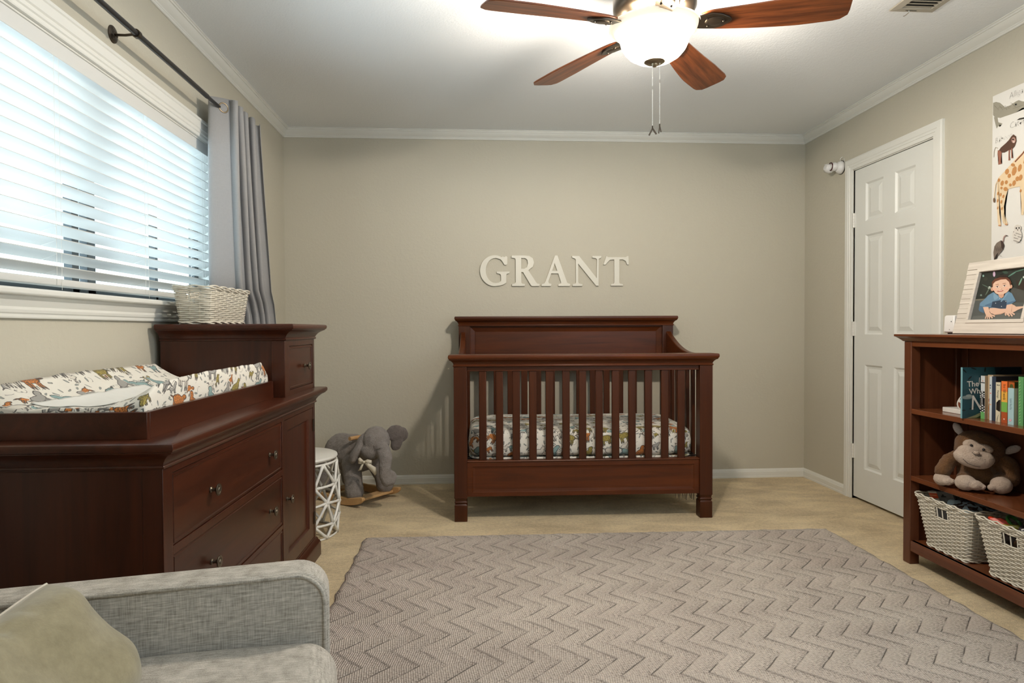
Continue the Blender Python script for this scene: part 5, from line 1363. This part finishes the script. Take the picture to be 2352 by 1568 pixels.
def photo(a):
    # drawn in the pixels of a close look at the print: bottom-left (235,1275), bottom-right (1265,1270), leaning left edge
    def C(x, y):
        v = (1275-y)/1060.; u = (x-235-240*v)/1030.
        v = (1275-y-5*u)/(1060+75*u); return (U0+.27*u*.92/.92*1.0, V0+(V1-V0)*v)
    P = lambda *xy: [C(x, y) for x, y in xy]
    def e(cx, cy, rx, ry, col, rot=0, n=20):
        c, d = cos(rot), sin(rot); a.poly([C(cx+rx*cos(2*pi*i/n)*c-ry*sin(2*pi*i/n)*d, cy+rx*cos(2*pi*i/n)*d+ry*sin(2*pi*i/n)*c) for i in range(n)], col)
    a.poly([(U0, V0), (U1, V0), (U1, V1), (U0, V1)], srgb(36, 40, 34))
    a.poly([(U0, V0), (U1, V0), (U1, V0+.088), (U0, V0+.088)], srgb(78, 82, 80))
    a.poly([(U0, V0+.088), (U1, V0+.088), (U1, V0+.094), (U0, V0+.094)], srgb(110, 106, 92))
    a.poly(P((1080, 560), (1180, 600), (1390, 680), (1340, 900), (1000, 900)), srgb(70, 70, 66)); a.poly(P((1150, 420), (1500, 420), (1420, 660), (1180, 600)), srgb(44, 30, 22))
    a.poly(P((300, 1180), (1265, 1120), (1265, 1270), (240, 1275)), srgb(92, 95, 92))
    for x, y, w, hh, r, c in ((735, 260, 26, 60, 0, (190, 165, 190)), (510, 290, 18, 24, 0, (130, 170, 160)), (635, 560, 26, 34, .4, (190, 200, 190)), (1310, 355, 26, 24, 0, (190, 200, 190)), (1240, 450, 14, 90, .4, (110, 150, 130)), (1100, 270, 110, 14, -.6, (90, 130, 115)), (1250, 200, 120, 12, -.3, (80, 115, 100)), (560, 520, 90, 10, .5, (76, 96, 84)), (600, 640, 12, 100, .5, (90, 105, 90)), (960, 230, 60, 30, .3, (52, 74, 62)), (560, 360, 50, 40, 0, (50, 52, 42)), (465, 720, 22, 22, 0, (110, 130, 120)), (1395, 290, 24, 40, 0, (170, 130, 160)), (860, 250, 70, 30, 0, (28, 34, 30)), (1420, 210, 60, 30, 0, (70, 120, 110))):
        e(x, y, w, hh, srgb(*c), r, 12)
    sk, sk2, bl, bl2, bd = srgb(214, 178, 156), srgb(196, 152, 128), srgb(98, 132, 158), srgb(76, 106, 134), srgb(42, 58, 78)
    # far leg and foot, near leg
    a.poly(P((1080, 940), (1120, 960), (1150, 990), (1290, 985), (1300, 1005), (1180, 1060), (1120, 1100), (1060, 1120)), sk)
    a.poly(P((640, 1010), (760, 1005), (860, 1030), (970, 1030), (975, 1090), (860, 1135), (740, 1150), (665, 1125), (635, 1060)), sk)
    a.poly(P((660, 1115), (740, 1150), (860, 1136), (975, 1092), (975, 1100), (860, 1150), (740, 1162)), sk2)
    # shorts / shirt tail
    a.poly(P((440, 890), (430, 970), (415, 1040), (440, 1080), (530, 1120), (520, 1000)), bl2)
    # shirt body
    a.poly(P((720, 660), (610, 730), (520, 830), (450, 890), (440, 950), (540, 985), (660, 985), (660, 1000), (760, 1010), (860, 1030), (970, 1028), (985, 950), (1060, 930), (1150, 870), (1110, 770), (1080, 700), (1000, 640), (900, 800)), bl)
    a.poly(P((700, 870), (860, 840), (980, 850), (975, 1025), (860, 1030), (760, 1008), (670, 985)), bd)
    a.poly(P((730, 660), (830, 780), (770, 830), (735, 830), (720, 760)), srgb(120, 152, 176)); a.poly(P((1000, 645), (1010, 700), (880, 880), (860, 870), (930, 780), (960, 690)), srgb(120, 152, 176))
    a.poly(P((560, 940), (700, 880), (680, 975), (540, 960)), bl2); a.poly(P((985, 900), (1150, 850), (1145, 880), (985, 945)), bl2); a.line(P((600, 740), (560, 800)), .0012, bd)
    for x, y in ((765, 905), (965, 870), (880, 980), (845, 800)): e(x, y, 9, 9, srgb(200, 205, 205), 0, 8)
    # arms and hands with fingers
    a.poly(P((510, 985), (620, 985), (650, 1110), (690, 1160), (640, 1185), (575, 1180), (540, 1090)), sk); a.poly(P((980, 950), (1090, 930), (1070, 1050), (1060, 1110), (950, 1110)), sk)
    for pts in (((640, 1150), (700, 1170), (750, 1195)), ((650, 1180), (690, 1210), (700, 1235)), ((620, 1180), (645, 1220), (640, 1250)), ((600, 1180), (605, 1215), (595, 1248)), ((580, 1175), (570, 1210), (555, 1245)),
                ((960, 1110), (950, 1140), (965, 1180)), ((1000, 1110), (1010, 1160), (1030, 1200)), ((1030, 1110), (1060, 1160), (1085, 1200)), ((1050, 1105), (1100, 1140), (1125, 1165)), ((985, 1110), (985, 1140), (1000, 1170))): a.line(P(*pts), .0056, sk)
    e(640, 1165, 60, 30, sk); e(1005, 1120, 55, 26, sk)
    # neck, head, ears, hair, face
    a.poly(P((820, 700), (940, 690), (930, 770), (885, 800), (840, 770)), sk2); e(705, 595, 30, 44, sk2); e(1065, 550, 34, 44, sk2)
    e(885, 520, 178, 195, sk); e(870, 640, 120, 78, sk)
    a.poly(P((700, 530), (700, 440), (760, 370), (860, 330), (990, 340), (1060, 400), (1085, 480), (1060, 540), (1040, 450), (980, 385), (880, 390), (770, 430), (725, 480), (718, 560)), srgb(96, 52, 32)); a.poly(P((780, 370), (860, 290), (980, 300), (1060, 370), (990, 350), (860, 340)), srgb(40, 22, 14))
    for x, y in ((812, 548), (952, 530)):
        e(x, y, 32, 13, srgb(236, 226, 220), -.1); e(x, y, 13, 13, srgb(48, 52, 60)); e(x, y-14, 36, 6, srgb(120, 78, 60), -.15, 12); e(x-3, y-52, 40, 6, srgb(150, 105, 80), -.12, 12)
    e(880, 600, 30, 14, sk2); e(868, 592, 22, 18, srgb(222, 186, 164)); e(870, 640, 62, 15, srgb(170, 78, 70), -.12); e(872, 634, 44, 6, srgb(232, 220, 212), -.12, 12); e(760, 610, 36, 26, srgb(222, 172, 150)); e(985, 590, 34, 26, srgb(222, 172, 150))
a = Art(lambda u, v, d: PF(u, v, -.004+d), .00006); photo(a); a.build('printed_photo', pf)

# ================================================================ ANIMAL POSTER
ps = root('animal_poster', 'white paper poster with painted animals on the right wall', 'poster', (W-.001, -2.0, 1.75))
b = MB(); b.box(-.0008, 0, -.42, .314, -.370, .378); b.build('paper', M_paper, ps)
def pz(px, py): return 1.073+(745-py)*(.002011-.00000153*(px-2281))
def Q(x, y):      # pixels of a close look at the sheet -> metres on the sheet
    px, py = 2270+x/3.6463, 180+y/3.6463; return (.314-(px-2281)*.00235, pz(px, py)-1.75)
a = Art(lambda u, v, d: (-.0010-d, u, v), .00006)
P = lambda *xy: [Q(x, y) for x, y in xy]
def e(cx, cy, rx, ry, col, rot=0, n=18):
    c, d = cos(rot), sin(rot); a.poly([Q(cx+rx*cos(2*pi*i/n)*c-ry*sin(2*pi*i/n)*d, cy+rx*cos(2*pi*i/n)*d+ry*sin(2*pi*i/n)*c) for i in range(n)], col)
gr, gr2 = srgb(150, 146, 132), srgb(112, 108, 98)
a.poly(P((44, 200), (70, 192), (105, 200), (150, 238), (190, 222), (240, 190), (262, 180), (290, 190), (360, 200), (420, 230), (420, 250), (340, 240), (290, 245), (240, 282), (195, 298), (150, 312), (110, 325), (60, 318), (44, 300)), gr)
a.poly(P((52, 318), (85, 320), (92, 360), (128, 372), (120, 384), (100, 380), (104, 400), (92, 392), (78, 412), (72, 384), (60, 350)), gr)
for i in range(16): x = 52+i*12; a.line(P((x, 222+(i % 4)*9-(i > 10)*20), (x+18, 232+(i % 3)*14-(i > 10)*24)), .0012, gr2)
e(240, 215, 9, 7, srgb(40, 40, 36)); a.line(P((215, 250), (300, 222)), .001, gr2)
def ptext(t, x, y, s, ang, col=srgb(110, 108, 104)):
    u, v = Q(x, y); k = text_tris(t, s, .12, -.0012); a.k += 1; c, d = cos(ang), sin(ang)
    for tr in k: a.poly([(u-(p*c-q*d)*.86, v+(p*d+q*c)) for p, q in tr], col, False)
ptext('Alligator', 184, 172, .040, .02); ptext('Caterpillar', 190, 418, .040, .02); ptext('Baboon', 66, 538, .036, .03)
a.poly(P((250, 345), (270, 330), (330, 318), (400, 316), (400, 328), (330, 330), (275, 342)), srgb(44, 38, 30))
br, br2 = srgb(84, 58, 44), srgb(150, 98, 80)
a.poly(P((98, 598), (118, 570), (160, 535), (185, 510), (205, 480), (224, 462), (246, 480), (250, 520), (236, 560), (215, 585), (180, 596), (150, 612), (120, 612)), br)
a.poly(P((92, 590), (118, 600), (125, 640), (118, 706), (98, 712), (100, 660), (90, 620)), br2); a.poly(P((185, 590), (196, 590), (194, 660), (200, 676), (184, 678)), br2); a.poly(P((206, 580), (216, 576), (214, 640), (224, 658), (208, 660)), br2); a.poly(P((112, 610), (126, 606), (120, 690), (130, 704), (112, 706)), br2)
e(226, 510, 17, 24, srgb(176, 140, 128)); e(222, 504, 10, 6, srgb(40, 26, 20)); e(228, 524, 8, 8, srgb(214, 196, 188)); a.line(P((95, 575), (72, 568), (60, 600), (58, 650)), .003, srgb(170, 160, 146))
gf, gs = srgb(222, 200, 166), srgb(186, 132, 78)
a.poly(P((90, 850), (100, 820), (150, 770), (205, 710), (260, 650), (300, 612), (420, 430), (470, 470), (400, 700), (400, 880), (310, 890), (240, 900), (185, 915), (165, 980), (150, 1060), (165, 1140), (185, 1206), (165, 1214), (145, 1196), (128, 1130), (118, 1050), (112, 1110), (128, 1210), (108, 1222), (98, 1180), (90, 1060), (86, 960)), gf)
a.poly(P((282, 890), (330, 885), (330, 1000), (312, 1130), (296, 1130), (296, 1040)), gf); a.line(P((240, 690), (300, 625), (420, 440)), .007, srgb(120, 66, 44))
for x, y, w, hh in ((235, 765, 20, 42), (175, 770, 18, 26), (280, 740, 16, 34), (135, 865, 15, 24), (170, 858, 14, 18), (165, 914, 20, 18), (235, 865, 15, 26), (262, 830, 17, 22), (195, 805, 15, 20), (106, 840, 12, 16), (122, 960, 10, 16), (100, 950, 8, 16), (146, 975, 9, 16), (98, 1010, 7, 16), (130, 1020, 9, 16), (288, 820, 14, 28), (225, 715, 18, 14), (290, 930, 8, 14), (100, 1070, 6, 14), (136, 1075, 7, 14), (205, 880, 12, 13), (130, 905, 10, 12), (330, 690, 20, 28), (360, 620, 18, 26), (340, 800, 20, 26)):
    e(x, y, w, hh, gs, .25, 7)
e(118, 1216, 12, 6, srgb(190, 140, 100)); e(176, 1208, 12, 6, srgb(190, 140, 100)); a.line(P((92, 850), (78, 880), (72, 940), (68, 990)), .004, gf); e(68, 1005, 9, 20, srgb(110, 86, 66))
a.poly(P((66, 1440), (74, 1390), (95, 1360), (130, 1340), (148, 1345), (160, 1390), (140, 1430), (110, 1460), (90, 1490), (72, 1500)), srgb(120, 108, 98)); a.poly(P((72, 1500), (90, 1460), (110, 1440), (96, 1490)), srgb(40, 32, 28)); a.poly(P((130, 1340), (146, 1345), (160, 1380), (150, 1420), (136, 1400)), srgb(60, 44, 38))
a.line(P((150, 1350), (154, 1318), (166, 1302), (176, 1300)), .006, srgb(170, 140, 132)); a.line(P((172, 1298), (188, 1302)), .003, srgb(60, 50, 46)); a.line(P((122, 1440), (120, 1468), (140, 1472)), .0014, srgb(150, 140, 130)); 
for i in range(9): a.line(P((82+i*7, 1385+(i % 3)*9), (88+i*6, 1420+(i % 3)*8)), .0013, srgb(80, 68, 62))
e(272, 1240, 28, 30, srgb(206, 200, 192)); e(268, 1300, 38, 60, srgb(214, 209, 202)); e(262, 1240, 6, 8, srgb(20, 18, 18)); e(284, 1238, 5, 8, srgb(20, 18, 18)); e(273, 1254, 4, 6, srgb(70, 60, 50))
for i in range(22): e(240+(i*17) % 60, 1270+(i*29) % 90, 3, 4, srgb(70, 66, 64), 0, 6)
a.build('painted_animals', ps, M_artmatte)
